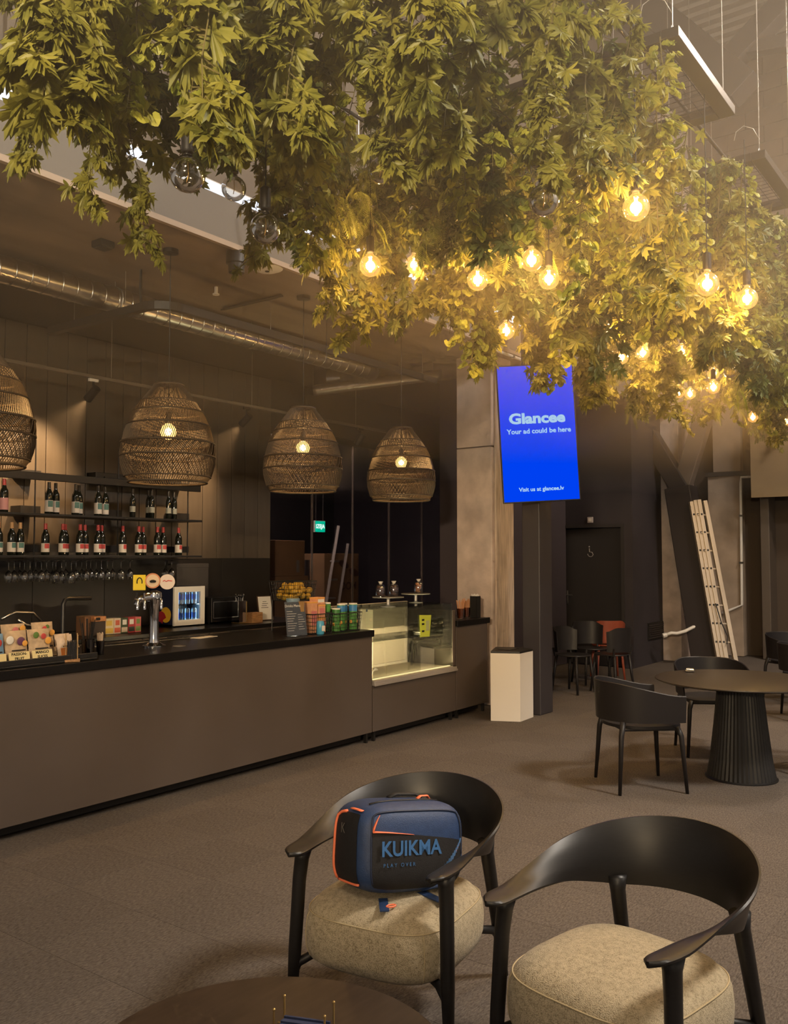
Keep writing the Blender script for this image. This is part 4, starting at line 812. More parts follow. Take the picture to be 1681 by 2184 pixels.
# end worktop: wooden fork cups, straw box
fork_m = mat('birch_fork', (.52, .25, .12), .6)
for i, px in enumerate((980, 992)):
    p = atv(px, 1322, VF + .10 + .05 * i); t = cup('fork_cup', ['left glass of wooden forks on the end worktop', 'right glass of wooden forks on the end worktop'][i], 'cup', (p.x + .03, p.y, ZT), .045, .11, glass('amber_tumbler', (.75, .60, .50), .15, .03, .7), 12, fork_m, .20, .02, .005, 'wooden_fork'); t['group'] = 'cups of wooden forks'
p = atv(1012, 1322, VF + .06); t = thing('straw_box', 'tall black box of paper straws on the end worktop', 'straw box', (p.x + .02, p.y, ZT)); bx = MB(); q = .042
for (x0, x1, y0, y1) in ((-q, q, -q, -q + .004), (-q, q, q - .004, q), (-q, -q + .004, -q, q), (q - .004, q, -q, q)): bx.rbox(x0, x1, y0, y1, 0, .235, .001)
bx.box(-q, q, -q, q, 0, .004); bx.build('box', blackp, t)
for k in range(12): MB().tube([((k % 4 - 1.5) * .018, (k // 4 - 1) * .022, .01), ((k % 4 - 1.5) * .02, (k // 4 - 1) * .024, .25 + .004 * (k % 3))], .004, 6).build('straw', paper, t)
# ================================================================== SCREEN, BIN
cs = atd(1148, 923, 9.30); k_ = 9.30 / FPX
t = thing('advert_screen', 'blue portrait advertising screen hung on the dark post', 'screen', cs)
yaw = math.atan2(R2.y, R2.x) ; t.rotation_euler = Matrix.Rotation(yaw, 3, 'Z').to_euler(); roll = Matrix.Rotation(math.radians(-2.9), 4, 'Y').to_euler()
Hh, Ww = 146 * k_, 80.5 * k_
pn = MB().rbox(-Ww - .012, Ww + .012, .004, .05, -Hh - .012, Hh + .012, .004).build('housing', blackp, t, False, None, roll)
fc = MB().box(-Ww, Ww, 0, .004, -Hh, Hh).build('lit_face', glow('screen_blue', (.0, .048, .80), .55), t, False, None, roll)
lt = glow('screen_text', (.50, .78, 1.0), .42)
def sp_(x, y): return ((x - 1148) * k_ , -.002, (923 - y) * k_)
def spr(dx, dy): return (dx * k_, -.002, dy * k_)
text('Glancee', .150, lt, fc, spr(-1, 31), bold=.0065, sx=1.2); text('Your ad could be here', .072, lt, fc, spr(2, 4), bold=.002, sx=1.02); text('Visit us at glancee.lv', .058, lt, fc, spr(0, -121), bold=.0015, sx=1.0); text('12:30', .085, lt, fc, spr(48, 132), sx=.9)
mbr = MB(); mbr.rbox(-.12, .12, .05, .14, -.2, .2, .004); mbr.build('wall_mount', black, t)
c6 = (8.26, 4.58); hx = [(7.98, 4.63), (8.11, 4.36), (8.43, 4.38), (8.53, 4.56), (8.40, 4.81)]
t = thing('faceted_bin', 'white faceted bin with dark top at the counter end', 'bin', (c6[0], c6[1], 0)); hl = [(x - c6[0], y - c6[1]) for x, y in hx]
creamy = mat('white_laminate', (.84, .79, .72), .5)
for k in range(5):
    a = Vector((*hl[k], 0)); b = Vector((*hl[(k + 1) % 5], 0)); n = Vector((-(b - a).y, (b - a).x, 0)).normalized() * .016
    MB().prism([tuple(a.xy), tuple(b.xy), tuple((b + n).xy), tuple((a + n).xy)], .003, .688).build('side_panel', creamy, t)
tp = MB().prism([(x * .985, y * .985) for x, y in hl], .688, .708).build('top_panel', black, t); MB().rbox(-.1, .1, -.07, .07, .708, .713, .001).build('slot', blackp, tp)

# ================================================================== CAFE FURNITURE
shell_m = mat('black_moulded_shell', (.017, .015, .016), .45, spec=.35)
def loft(rows, m, name, parent, smooth=True):
    """closed loft: rows of cross-section loops"""
    n = len(rows[0]); b = MB(); vs = [p for r in rows for p in r]; fs = []
    for i in range(len(rows) - 1):
        for k in range(n): k2 = (k + 1) % n; fs.append((i * n + k, i * n + k2, (i + 1) * n + k2, (i + 1) * n + k))
    fs.append(tuple(range(n - 1, -1, -1))); fs.append(tuple((len(rows) - 1) * n + k for k in range(n)))
    b.add(vs, fs); return b.build(name, m, parent, smooth)
def upath(s, a, b, yc, yf, wf):
    """U-shaped plan: s in -1..1, returns point and outward normal (back is +y)"""
    sg = 1 if s >= 0 else -1; q = abs(s)
    if q < .62: th = q / .62 * PI / 2; return Vector((sg * a * math.sin(th), yc + b * math.cos(th), 0)), Vector((sg * b * math.sin(th), a * math.cos(th), 0)).normalized()
    u = (q - .62) / .38; return Vector((sg * (a + (wf - a) * u * u), yc + (yf - yc) * u, 0)), Vector((sg, 0, 0))
def sstep(a, b, x): x = min(1, max(0, (x - a) / (b - a))); return x * x * (3 - 2 * x)
def barrel_chair():
    t = bpy.data.objects.new('armchair', None); C.objects.link(t)
    rows = []; N = 44
    for i in range(N + 1):
        s = -1 + 2 * i / N; p, n = upath(s, .275, .27, .02, -.24, .27); q = abs(s)
        zt = .69 + .09 * (1 - sstep(.2, 1, q)); zb = .50 + .0 * q; tp_ = p + n * .018
        rows.append([p + n * .004 + Vector((0, 0, zb)), p + n * .016 + Vector((0, 0, zb)), tp_ + n * .012 + Vector((0, 0, zt - .006)), tp_ + n * .006 + Vector((0, 0, zt)), tp_ + Vector((0, 0, zt - .006))])
    loft(rows, shell_m, 'backrest', t, SM)
    poly = [((.262) * math.cos(a) * (1 if abs(math.cos(a)) < .99 else 1), -.0 + .262 * math.sin(a)) for a in [2 * PI * k / 28 for k in range(28)]]
    poly = [(x, y if y > 0 else max(-.25, y * 1.35)) for x, y in poly]
    MB().prism(poly, .452, .474).build('seat', shell_m, t, SM)
    for sx in (-1, 1):
        for sy, yb in ((-1, -.225), (1, .215)):
            MB().tube([(sx * .215, yb * .9, .50 if sy > 0 else .46), (sx * .235, yb, .40), (sx * .262, yb * 1.12, .0)], [.021, .019, .012], 10).build('leg', shell_m, t, True)
    MB().tube([(-.215, -.2, .445), (.215, -.2, .445)], .011, 8).build('seat_rail', shell_m, t); MB().tube([(-.215, .19, .445), (.215, .19, .445)], .011, 8).build('seat_rail', shell_m, t)
    for sx in (-1, 1): MB().tube([(sx * .215, -.2, .445), (sx * .215, .19, .445)], .011, 8).build('seat_rail', shell_m, t)
    return t
def face(o, loc, fdir):    # local -y looks along fdir
    o.location = loc; o.rotation_euler = (0, 0, math.atan2(fdir.y, fdir.x) + PI / 2)
tc = dr(6.86, 2.64)
ch = barrel_chair(); face(ch, dr(6.63, 1.80), (R2 * 1.0 + F2 * .10)); tag(ch, 'black moulded armchair at the left of the round table', 'chair', 'armchairs at the round tables')
def addch(lab, loc, d): o = dup(ch, label=lab, group='armchairs at the round tables'); face(o, loc, d); tag(o, cat='chair'); return o
addch('black moulded armchair behind the round table', dr(7.75, 2.74), (-F2 * 1.0 - R2 * .1))
addch('black moulded armchair cut off at the right of the round table', dr(7.05, 3.42), (-R2 * 1.0 + F2 * .25))
addch('black moulded armchair farther back at the right edge', dr(9.3, 4.32), (R2 * 1 - F2 * .2)); addch('rearmost black moulded armchair at the right edge', dr(10.4, 4.65), (R2 * .5 - F2 * 1))
t = thing('round_table', 'round black pedestal table with fluted cone base', 'table', (tc.x, tc.y, 0))
MB().lathe([(.60, .722), (.622, .732), (.62, .738), (.60, .741)], 64).build('tabletop', mat('brown_black_top', (.030, .022, .016), .33), t, SM)
MB().lathe([(.255, .006), (.25, .012), (.225, .15), (.195, .40), (.172, .62), (.165, .72)], 96, rf=lambda k, i: 1.0 if k % 2 else .972).build('fluted_base', mat('black_fluted', (.018, .017, .017), .5), t, False); MB().lathe([(.262, 0), (.262, .008), (.25, .014)], 48).build('base_ring', black, t, SM)
p = atz(1472, 1432, .742); t = thing('bill_tray', 'small chrome ashtray like dish on the round table', 'dish', (p.x, p.y, .7415), .3); MB().rbox(-.062, .062, -.035, .035, 0, .014, .006).build('dish', mat('glossy_dark', (.05, .045, .045), .15), t); MB().tube([(-.05, -.03, .018), (.05, -.03, .018), (.05, .03, .018), (-.05, .03, .018), (-.05, -.03, .018)], .005, 6).build('rim', chrome, t)
# chairs by the toilet door
def cafe_chair(m):
    t = bpy.data.objects.new('side_chair', None); C.objects.link(t)
    P = []; rows = []
    for i in range(17):
        th = math.radians(-72 + 9 * i); n = Vector((math.sin(th), math.cos(th), 0)); p = Vector((.21 * math.sin(th), .02 + .19 * math.cos(th), 0)); zt = .80 - .05 * sstep(.5, 1, abs(i - 8) / 8)
        rows.append([p + Vector((0, 0, .50)), p + n * .014 + Vector((0, 0, .50)), p + n * .034 + Vector((0, 0, zt)), p + n * .020 + Vector((0, 0, zt))])
    loft(rows, m, 'backrest', t, SM)
    MB().lathe([(.20, .45), (.215, .458), (.21, .468), (.12, .462)], 28).build('seat', m, t, SM)
    for sx in (-1, 1):
        for y in (-.16, .17): MB().tube([(sx * .15, y * .85, .46), (sx * .19, y * 1.15, 0)], [.02, .014], 8).build('leg', m, t, True)
    for sx in (-1, 1): MB().tube([(sx * .175, .15, .45), (sx * .185, .17, .55)], .013, 8).build('back_post', m, t)
    return t
sc_ = cafe_chair(shell_m); face(sc_, dr(11.1, 2.22), (R2 * .7 - F2 * .7)); tag(sc_, 'dark side chair nearest the dark post by the toilet door', 'chair', 'side chairs by the toilet door')
for lab, d, r, fd in (('dark side chair in the middle by the toilet door', 11.9, 2.62, R2 * .3 - F2), ('dark side chair seen from behind by the toilet door', 11.2, 2.72, -R2 * .6 + F2 * .7)):
    o = dup(sc_, label=lab, group='side chairs by the toilet door'); face(o, dr(d, r), fd); tag(o, cat='chair')
rc = cafe_chair(mat('brick_red_plastic', (.32, .07, .035), .5)); face(rc, dr(12.4, 2.95), F2); tag(rc, 'brick red side chair hidden behind the dark chairs', 'chair', 'side chairs by the toilet door')
o = dup(rc, label='brick red side chair between the column and the post', group='side chairs by the toilet door'); face(o, dr(10.7, 1.52), -R2 + F2 * .3); tag(o, cat='chair')
# aluminium ladder leaning on the brace
t = thing('aluminium_ladder', 'folded aluminium extension ladder leaning on the dark brace', 'ladder', tuple(atz(1550, 1414, 0)))
o0 = Vector(t.location); alm = mat('ladder_aluminium', (.70, .60, .48), .38, .35); dk = mat('rung_hole', (.02, .02, .02), .8)
for i, (xb, xt, yt) in enumerate(((1536, 1474, 1070), (1544, 1482, 1067), (1552, 1490, 1066), (1572, 1503, 1068))):
    d = 13.45 - .02 * i; a = atd(xb, 1414, d); a.z = 0.0; b = atd(xt, yt, d + .25); v = b - a
    r_ = MB(); M = Matrix.Identity(4); zt = v.normalized(); xt_ = R2 - zt * R2.dot(zt); xt_.normalize(); yt_ = zt.cross(xt_)
    for q in range(3): M[q][0] = xt_[q]; M[q][1] = yt_[q]; M[q][2] = zt[q]; M[q][3] = (a - o0)[q]
    rl = MB().rbox(-.030, .030, -.035, .035, 0, v.length, .004, M).build('rail', alm, t)
    if i < 3:
        hm = MB().rbox(-.013, .013, -.037, -.034, -.014, .014, .001).mesh('rung_hole', dk)
        for k in range(9): ho = obj('rung_hole', hm, rl); ho.matrix_local = M @ Matrix.Translation((0, 0, .12 + k * .278))
    else:
        for k in range(9): q = M @ Vector((-.02, .0, .12 + k * .278)); MB().tube([q, q - Vector(R2) * .13 + Vector((0, 0, .0))], .014, 6).build('rung', alm, t)
MB().tube([M @ Vector((-.15, -.05, 1.0)), M @ Vector((-.12, -.06, .7)), M @ Vector((-.07, -.06, .5)), M @ Vector((-.1, -.06, .38))], .008, 6).build('rope', cable_m, t)
# ================================================================== LOUNGE CHAIRS
def fabric():
    m = bpy.data.materials.new('oatmeal_weave'); m.use_nodes = True; nt = m.node_tree; b = nt.nodes['Principled BSDF']; b.inputs['Roughness'].default_value = .95; b.inputs['Specular IOR Level'].default_value = .1; b.inputs['Sheen Weight'].default_value = .15
    tc = nd(nt, 'ShaderNodeTexCoord'); v = nd(nt, 'ShaderNodeTexVoronoi'); v.inputs['Scale'].default_value = 230; n = nd(nt, 'ShaderNodeTexNoise'); n.inputs['Scale'].default_value = 60
    mp = nd(nt, 'ShaderNodeMapping'); mp.inputs['Rotation'].default_value = (0.3, .4, .6); mp.inputs['Scale'].default_value = (1, 1.8, 1)
    mx = nd(nt, 'ShaderNodeMath', operation='MULTIPLY'); r = nd(nt, 'ShaderNodeValToRGB'); r.color_ramp.elements[0].color = (.60, .50, .34, 1); r.color_ramp.elements[1].color = (.28, .225, .14, 1); r.color_ramp.elements[0].position = .05; r.color_ramp.elements[1].position = .5
    bp = nd(nt, 'ShaderNodeBump'); bp.inputs['Strength'].default_value = .5; bp.inputs['Distance'].default_value = .004; bp.invert = True
    nt.links.new(tc.outputs['Object'], mp.inputs[0]); nt.links.new(mp.outputs[0], v.inputs['Vector']); nt.links.new(tc.outputs['Object'], n.inputs['Vector']); nt.links.new(v.outputs[0], mx.inputs[0]); nt.links.new(n.outputs[0], mx.inputs[1])
    nt.links.new(mx.outputs[0], r.inputs[0]); nt.links.new(r.outputs[0], b.inputs['Base Color']); nt.links.new(v.outputs[0], bp.inputs['Height']); nt.links.new(bp.outputs[0], b.inputs['Normal'])
    return m
fab = fabric(); ash = mat('black_stained_ash', (.011, .0095, .009), .42, var=.2, scale=30, stretch=(1, 1, 6), spec=.5)
def lounge():
    t = bpy.data.objects.new('lounge_chair', None); C.objects.link(t)
    rows = []; N = 84; J = 6
    for i in range(N + 1):
        s = -1 + 2 * i / N; q = abs(s); p, n = upath(s, .305, .345, .05, -.34, .285)
        k = sstep(.38, .86, q); zT = .622 + .150 * (math.cos(min(q / .88, 1) * PI / 2) ** 1.25); zB = .612 - .075 * (1 - sstep(.25, .85, q))
        f_ = 1 if q < .93 else max(.12, math.sqrt(max(0, 1 - ((q - .93) / .07) ** 2)))
        T = p + n * (.050 * (1 - k) + .034 * k) + Vector((0, 0, zT)); B = p - n * (.046 * k) + Vector((0, 0, zB)); mid = (T + B) / 2; T = mid + (T - mid) * f_; B = mid + (B - mid) * f_
        dv = (n * (1 - k) - Vector((0, 0, 1)) * k).normalized() * .0085
        A = [B.lerp(T, j / J) - dv * (1 if 0 < j < J else .4) + n * (-.010 * math.sin(PI * j / J) * (1 - k)) for j in range(J + 1)]; D = [B.lerp(T, j / J) + dv * (1 if 0 < j < J else .4) + n * (-.010 * math.sin(PI * j / J) * (1 - k)) for j in range(J, -1, -1)]
        rows.append(A + D)
    loft(rows, ash, 'backrest', t, math.radians(50))
    for sx in (-1, 1):
        MB().tube([(sx * .288, -.235, .615), (sx * .290, -.238, .575), (sx * .296, -.245, .50), (sx * .305, -.258, .25), (sx * .315, -.27, 0)], [.036, .027, .025, .024, .015], 14).build('leg', ash, t, True)
        MB().tube([(sx * .222, .285, .57), (sx * .224, .292, .52), (sx * .23, .32, .40), (sx * .236, .37, .2), (sx * .242, .43, 0)], [.034, .027, .025, .022, .014], 14).build('leg', ash, t, True)
        MB().tube([(sx * .308, -.26, .17), (sx * .295, -.25, .205), (sx * .25, -.215, .232), (sx * .15, -.15, .238)], [.016, .017, .016, .013], 10).build('seat_support', ash, t, True)
        MB().tube([(sx * .237, .375, .17), (sx * .228, .345, .205), (sx * .2, .26, .232), (sx * .12, .16, .238)], [.016, .017, .016, .013], 10).build('seat_support', ash, t, True)
    c = MB(); prof_ = [(.0, .236), (.6, .236), (.88, .24), (.955, .258), (.99, .29), (1.0, .34), (.985, .39), (.955, .412), (.87, .44), (.72, .458), (.5, .468), (.25, .473), (.0, .475)]
    n = 96; rws = []
    for f_, z in prof_:
        row = []
        for k in range(n):
            a = 2 * PI * k / n; ca, sa = math.cos(a), math.sin(a); e = 2 / 3.5
            row.append(Vector((math.copysign(abs(ca) ** e, ca) * .288 * f_, -.045 + math.copysign(abs(sa) ** e, sa) * .30 * f_, z)))
        rws.append(row)
    vs = [p for r in rws for p in r]; fs = [(i * n + k, i * n + (k + 1) % n, (i + 1) * n + (k + 1) % n, (i + 1) * n + k) for i in range(len(rws) - 1) for k in range(n)]
    c.add(vs, fs); cu = c.build('seat_cushion', fab, t, True)
    seam = [p * 1.0 + Vector((0, 0, .002)) for p in rws[7]]; MB().tube(seam + [seam[0]], .0028, 6, caps=False).build('piping', mat('piping', (.50, .40, .24), .9), cu, True)
    for sx in (-1, 1): MB().tube([rws[i][(12 if sx > 0 else 36) + 48] * 1.002 for i in range(2, 8)], .0022, 5).build('corner_seam', mat('piping', (.5, .4, .24)), cu, True)
    return t
fL = -(F2 * .883 + R2 * .469); fR = -(F2 * .68 + R2 * .733)
cl = lounge(); face(cl, dr(3.40, .03), fL); tag(cl, 'black armchair with oatmeal cushion carrying the blue sports bag', 'chair', 'lounge chairs')
cr = dup(cl, label='empty black armchair with oatmeal cushion at the lower right', group='lounge chairs'); face(cr, dr(2.81, .72), fR); tag(cr, cat='chair')
# ================================================================== SPORTS BAG
bz = .466
t = thing('sports_bag', 'navy and black sports bag with orange trim on the left armchair', 'bag', tuple(dr(3.36, .015, bz)))
inner = bpy.data.objects.new('bag_shell', None)
W2, D2, H2 = .228, .15, .156
bn = (-F2 * math.cos(math.radians(30)) + R2 * math.sin(math.radians(30)))
t.rotation_euler = (0, 0, math.atan2(bn.y, bn.x) + PI / 2)
TL = Matrix.Translation((0, 0, H2 - .004)) @ Matrix.Rotation(math.radians(6.5), 4, 'Y') @ Matrix.Rotation(math.radians(-7), 4, 'X')
def sp3(x, y, z, off=1.0, n=4.2):
    k = (abs(x) ** n + abs(y) ** n + abs(z) ** n) ** (-1 / n)
    taper = 1 + .05 * z * 0
    return TL @ Vector((x * k * W2 * off, y * k * D2 * off * (1 - .06 * z * k), z * k * H2 * off))
navy_b = mat('navy_ripstop', (.020, .045, .125), .55, var=.12, scale=40, bump=.15, bscale=250); blk_b = mat('black_ripstop', (.009, .008, .009), .7, var=.15, scale=40, bump=.15, bscale=250); org = mat('coral_orange', (.95, .22, .10), .5); lblue = mat('mid_blue_print', (.045, .14, .34), .5)
def patch(name, m, fn, us, vs_, parent, off=1.0, smooth=True):
    return MB().grid([[fn(u, v, off) for v in vs_] for u in us]).build(name, m, parent, smooth)
R_ = lambda a, b, n: [a + (b - a) * i / n for i in range(n + 1)]
body = MB()
for ax in range(3):
    for sg in (-1, 1):
        G = []
        for u in R_(-1, 1, 14):
            row = []
            for v in R_(-1, 1, 14):
                c = [0, 0, 0]; c[ax] = sg; c[(ax + 1) % 3] = u; c[(ax + 2) % 3] = v * sg; row.append(sp3(*c))
            G.append(row)
        body.grid(G)
bd = body.mesh('body', navy_b, True); bm = bmesh.new(); bm.from_mesh(bd); bmesh.ops.remove_doubles(bm, verts=bm.verts, dist=1e-4); bm.to_mesh(bd); bm.free()
bo = obj('main_body', bd, t)
front = lambda u, v, off: sp3(u, -1, v, off)
lower = MB().grid([[front(u, -1 + (1.46 - .16 * (u + 1)) * k / 10, 1.009) for k in range(11)] for u in R_(-.93, .97, 16)]).build('lower_panel', blk_b, t, True)
MB().tube([front(u, .46 - .16 * (u + 1), 1.013) for u in R_(-.9, -.1, 8)], [.011 - .0011 * k for k in range(9)], 6, flat=.25).build('accent_stripe', org, t, True)
MB().tube([front(-.90 + .13 * k / 4, .44 + .42 * k / 4, 1.013) for k in range(5)], [.008, .006, .005, .003, .001], 6, flat=.3).build('accent_stripe', org, t, True)
MB().tube([front(.72 + .05 * k, -.12 + .07 * k, 1.012) for k in range(5)], .003, 5, flat=.4).build('accent_stripe', org, t, True)
for k in range(11):
    u0 = .42 + .045 * k; MB().tube([front(u0, -.62 + .07 * k, 1.014), front(u0 + .06, -.35 + .055 * k, 1.014)], .0035, 5, flat=.4).build('hatch_stripe', lblue, t)
# piping of the front panel
fp = [front(-.93, v, 1.012) for v in R_(-.9, .86, 14)] + [front(u, .93, 1.012) for u in R_(-.86, .93, 14)] + [front(.96, v, 1.012) for v in R_(.86, -.2, 8)]
MB().tube(fp, .0035, 6).build('panel_piping', mat('dark_piping', (.012, .02, .05), .5), t, True)
Mx = TL @ Matrix.Translation((-.035, -D2 * 1.03, .004)) @ Matrix.Rotation(PI / 2 - .06, 4, 'X')
o = text('KUIKMA', .070, lblue, t, (0, 0, 0), bold=.0016, sx=.96); o.matrix_local = Mx @ Matrix.Diagonal((.96, 1, 1, 1))
o = text('P L A Y   O V E R', .018, lblue, t, (0, 0, 0)); o.matrix_local = TL @ Matrix.Translation((-.085, -D2 * 1.045, -.048)) @ Matrix.Rotation(PI / 2 - .06, 4, 'X')
left = lambda u, v, off: sp3(-1, u, v, off)
MB().grid([[left(u, v, 1.012) for v in R_(-.82, .80, 12)] for u in R_(-.62, .42, 8)]).build('side_pocket', blk_b, t, True)
MB().tube([left(.42, v, 1.02) for v in R_(-.80, .66, 14)] + [left(.42 - .12 * k, .72 + .03 * k, 1.02) for k in range(1, 4)], .0055, 6).build('zip_piping', org, t, True)
MB().tube([left(u, -.84, 1.02) for u in R_(.40, -.62, 8)], .0045, 6).build('zip_piping', org, t, True)
MB().tube([left(-.1 - .14 * k, .92 + .0 * k, 1.03) for k in range(5)], .009, 6, flat=.3).build('pull_strap', org, t, True)
text('K', .05, mat('dull_logo', (.12, .11, .10), .5), t, (0, 0, 0)).matrix_local = TL @ Matrix.Translation((-W2 * 1.022, .0, .06)) @ Matrix.Rotation(-PI / 2, 4, 'Z') @ Matrix.Rotation(PI / 2, 4, 'X')
top = lambda u, v, off: sp3(u, v, 1, off)
MB().tube([top(-.75 + .2 * k, -.45 + .03 * k, 1.012) for k in range(8)], .006, 6, flat=.4).build('zip', mat('zip_black', (.01, .01, .01), .5), t, True)
MB().tube([top(.30, -.1, 1.01), top(.36, -.05, 1.07), top(.50, .0, 1.08), top(.60, .05, 1.01)], .008, 6, flat=.4).build('zip_pull', org, t, True)
MB().tube([top(-.1, .3, 1.01), top(0.05, .35, 1.08), top(.4, .35, 1.08), top(.55, .3, 1.01)], .012, 8, flat=.5).build('carry_handle', blk_b, t, True)
for (x0, y0, x1, y1) in ((-.12, -.10, -.17, -.20), (.03, -.11, .05, -.235)):
    sx_ = MB(); d_ = Vector((x1 - x0, y1 - y0, 0)); nn = Vector((-d_.y, d_.x, 0)).normalized() * .016; a = Vector((x0, y0, .006)); b = Vector((x1, y1, .003))
    for h_ in (0,): sx_.prism([tuple((a + nn).xy), tuple((a - nn).xy), tuple((b - nn).xy), tuple((b + nn).xy)], .002, .006)
    sx_.build('strap_end', navy_b, t)
MB().tube([(-.13 + .018 * math.cos(a), -.175 + .01 * math.sin(a), .006) for a in [2 * PI * k / 12 for k in range(13)]], .003, 5).build('loop', org, t)
sb = MB(); sb.tube([(.03, -.115, .012), (.075, -.145, .03), (.12, -.135, .022), (.155, -.11, .015)], [.012, .018, .014, .008], 6, flat=.4); sb.build('shoulder_strap', navy_b, t, True)
# ================================================================== COFFEE TABLE
ct = dr(2.29, -.325)
t = thing('coffee_table', 'round dark brown coffee table in the foreground', 'table', (ct.x, ct.y, 0))
MB().lathe([(.45, .385), (.474, .395), (.476, .405), (.470, .41)], 72).build('tabletop', mat('dark_walnut_top', (.030, .019, .014), .38, var=.35, scale=7, stretch=(1, 6, 1)), t, SM); MB().lathe([(.05, .02), (.04, .06), (.04, .35), (.08, .386)], 24).build('column', black, t, SM); MB().lathe([(.26, 0), (.26, .012), (.05, .022)], 40).build('foot', black, t, SM)
p = atz(648, 2290, .415); nh = napkin_holder('brass wire napkin holder with navy napkins on the coffee table', (p.x, p.y, .4105), math.atan2(R2.y, R2.x) - .25, black, navy, brass, 7)
# ================================================================== HANGING PLANTS AND GLOBE BULBS
random.seed(21)
ZM = 4.2
VP0, VP1 = 1.37, 3.45
FR = [('nearest', .92), ('second nearest', 2.56), ('third', 4.2), ('fourth', 5.84), ('fifth', 7.48), ('sixth', 9.12), ('farthest', 10.76)]
frm = mat('dark_bronze_profile', (.065, .055, .045), .35, .4)
bw, bh, fw = .085, .055, .97
long_me = MB().rbox(0, fw, 0, bw, 0, bh, .004).mesh('frame_bar', frm); short_me = MB().rbox(0, bw, bw, VP1 - VP0 - bw, 0, bh, .004).mesh('frame_bar', frm)
gm = MB(); x = .09
while x < fw - .09: gm.tube([(x, bw, .012), (x, VP1 - VP0 - bw, .012)], .0022, 4, caps=False); x += .062
y = .1
while y < VP1 - VP0 - .1: gm.tube([(bw, y, .016), (fw - bw, y, .016)], .0022, 4, caps=False); y += .062
mesh_me = gm.mesh('mesh_wires', mat('dark_mesh_wire', (.05, .042, .04), .5, .3))
eye_me = MB().tube([(.02 * math.cos(a), 0, .02 + .02 * math.sin(a)) for a in [2 * PI * k / 12 for k in range(13)]], .004, 6).mesh('shackle', steel, True)
hang_me = MB().tube([(0, 0, .03), (0, 0, 10.6 - ZM - bh)], .0035, 5).mesh('suspension_wire', wire_m)
loose_me = MB().tube([(0, 0, .10), (-.02, .03, .17), (-.05, .08, .19), (-.08, .12, .15), (-.09, .13, .09)], .0025, 5).mesh('loose_wire_end', wire_m, True)
for nm, u in FR:
    t = thing('plant_frame', nm + ' bronze frame with wire mesh carrying the hanging plants', 'frame', (u, VP0, ZM), 0, 'mesh frames for the hanging plants')
    for y in (0, VP1 - VP0 - bw): obj('frame_bar', long_me, t, (0, y, 0))
    for x in (0, fw - bw): obj('frame_bar', short_me, t, (x, 0, 0))
    obj('mesh_wires', mesh_me, t)
    for x in (.06, fw - .06):
        for y in (.05, VP1 - VP0 - .05): obj('shackle', eye_me, t, (x, y, bh)); obj('suspension_wire', hang_me, t, (x, y, bh))
    obj('loose_wire_end', loose_me, t, (.06, .05, bh))
for i, y in enumerate((1.62, 2.15, 2.68, 3.21)):
    tag(MB().tube([(.7, y, ZM + .066), (11.9, y, ZM + .066)], .011, 8).build('carrier_rod', frm), ['carrier rod over the frames on the seating side', 'carrier rod over the frames left of the seating side one', 'carrier rod over the frames next to the bar side one', 'carrier rod over the frames on the bar side'][i], 'rod', 'carrier rods over the plant frames')
# --- leaf shapes (tip along +y)
def outline(half):
    pts = [(math.sin(math.radians(a)) * r, math.cos(math.radians(a)) * r) for a, r in half]
    return pts + [(-x, y) for x, y in pts[-2:0:-1]] if half[-1][0] == 180 else pts
LOBED = outline([(0, 1.0), (8, .74), (13, .80), (24, .36), (36, .66), (42, .62), (50, .90), (58, .62), (65, .64), (79, .28), (93, .50), (105, .62), (120, .38), (142, .18), (180, .05)])
ROUND = outline([(0, .95), (24, .84), (58, .82), (100, .84), (140, .74), (165, .55), (180, .22)])
def leaf_geo(kind):
    P = LOBED if kind == 'lobed' else ROUND
    vs = [(0, .0, .0)] + [(x, y, -.22 * abs(x) ** 1.3 - .14 * y * y + .05 * math.sin(6 * x + 4 * y)) for x, y in P]
    n = len(P); return vs, [(0, 1 + (k + 1) % n, 1 + k) for k in range(n)]
def fern_geo():
    vs = []; fs = []; n = 15
    for k in range(n):
        y = .06 + .94 * k / n; ln = .30 * math.sin(PI * (.12 + .86 * (1 - k / n)) * .62) + .02; z = -.35 * y * y
        for sg in (-1, 1):
            b = len(vs); vs += [(0, y - .02, z), (sg * ln * .5, y - .015 + .05, z - .02), (sg * ln, y + .09, z - .06 - .1 * ln), (sg * ln * .45, y + .055, z + .005)]; fs += [(b, b + 1, b + 3), (b + 1, b + 2, b + 3)]
    for k in range(8):
        pass
    b = len(vs)
    for k in range(9): y = k / 8; vs += [(-.008, y, -.35 * y * y + .003), (.008, y, -.35 * y * y + .003)]
    fs += [(b + 2 * k, b + 2 * k + 1, b + 2 * k + 3, b + 2 * k + 2) for k in range(8)]
    return vs, fs
GEO = {'lobed': leaf_geo('lobed'), 'round': leaf_geo('round'), 'fern': fern_geo()}
LM = {'lobed': leafmat('lobed_leaf_green', (.165, .170, .030), (.33, .30, .050)), 'round': leafmat('round_leaf_green', (.25, .285, .04), (.46, .44, .065)), 'fern': leafmat('fern_green', (.23, .27, .04), (.42, .41, .06))}
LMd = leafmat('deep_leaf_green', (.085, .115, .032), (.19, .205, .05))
stem_m = mat('vine_stem', (.13, .105, .03), .7)
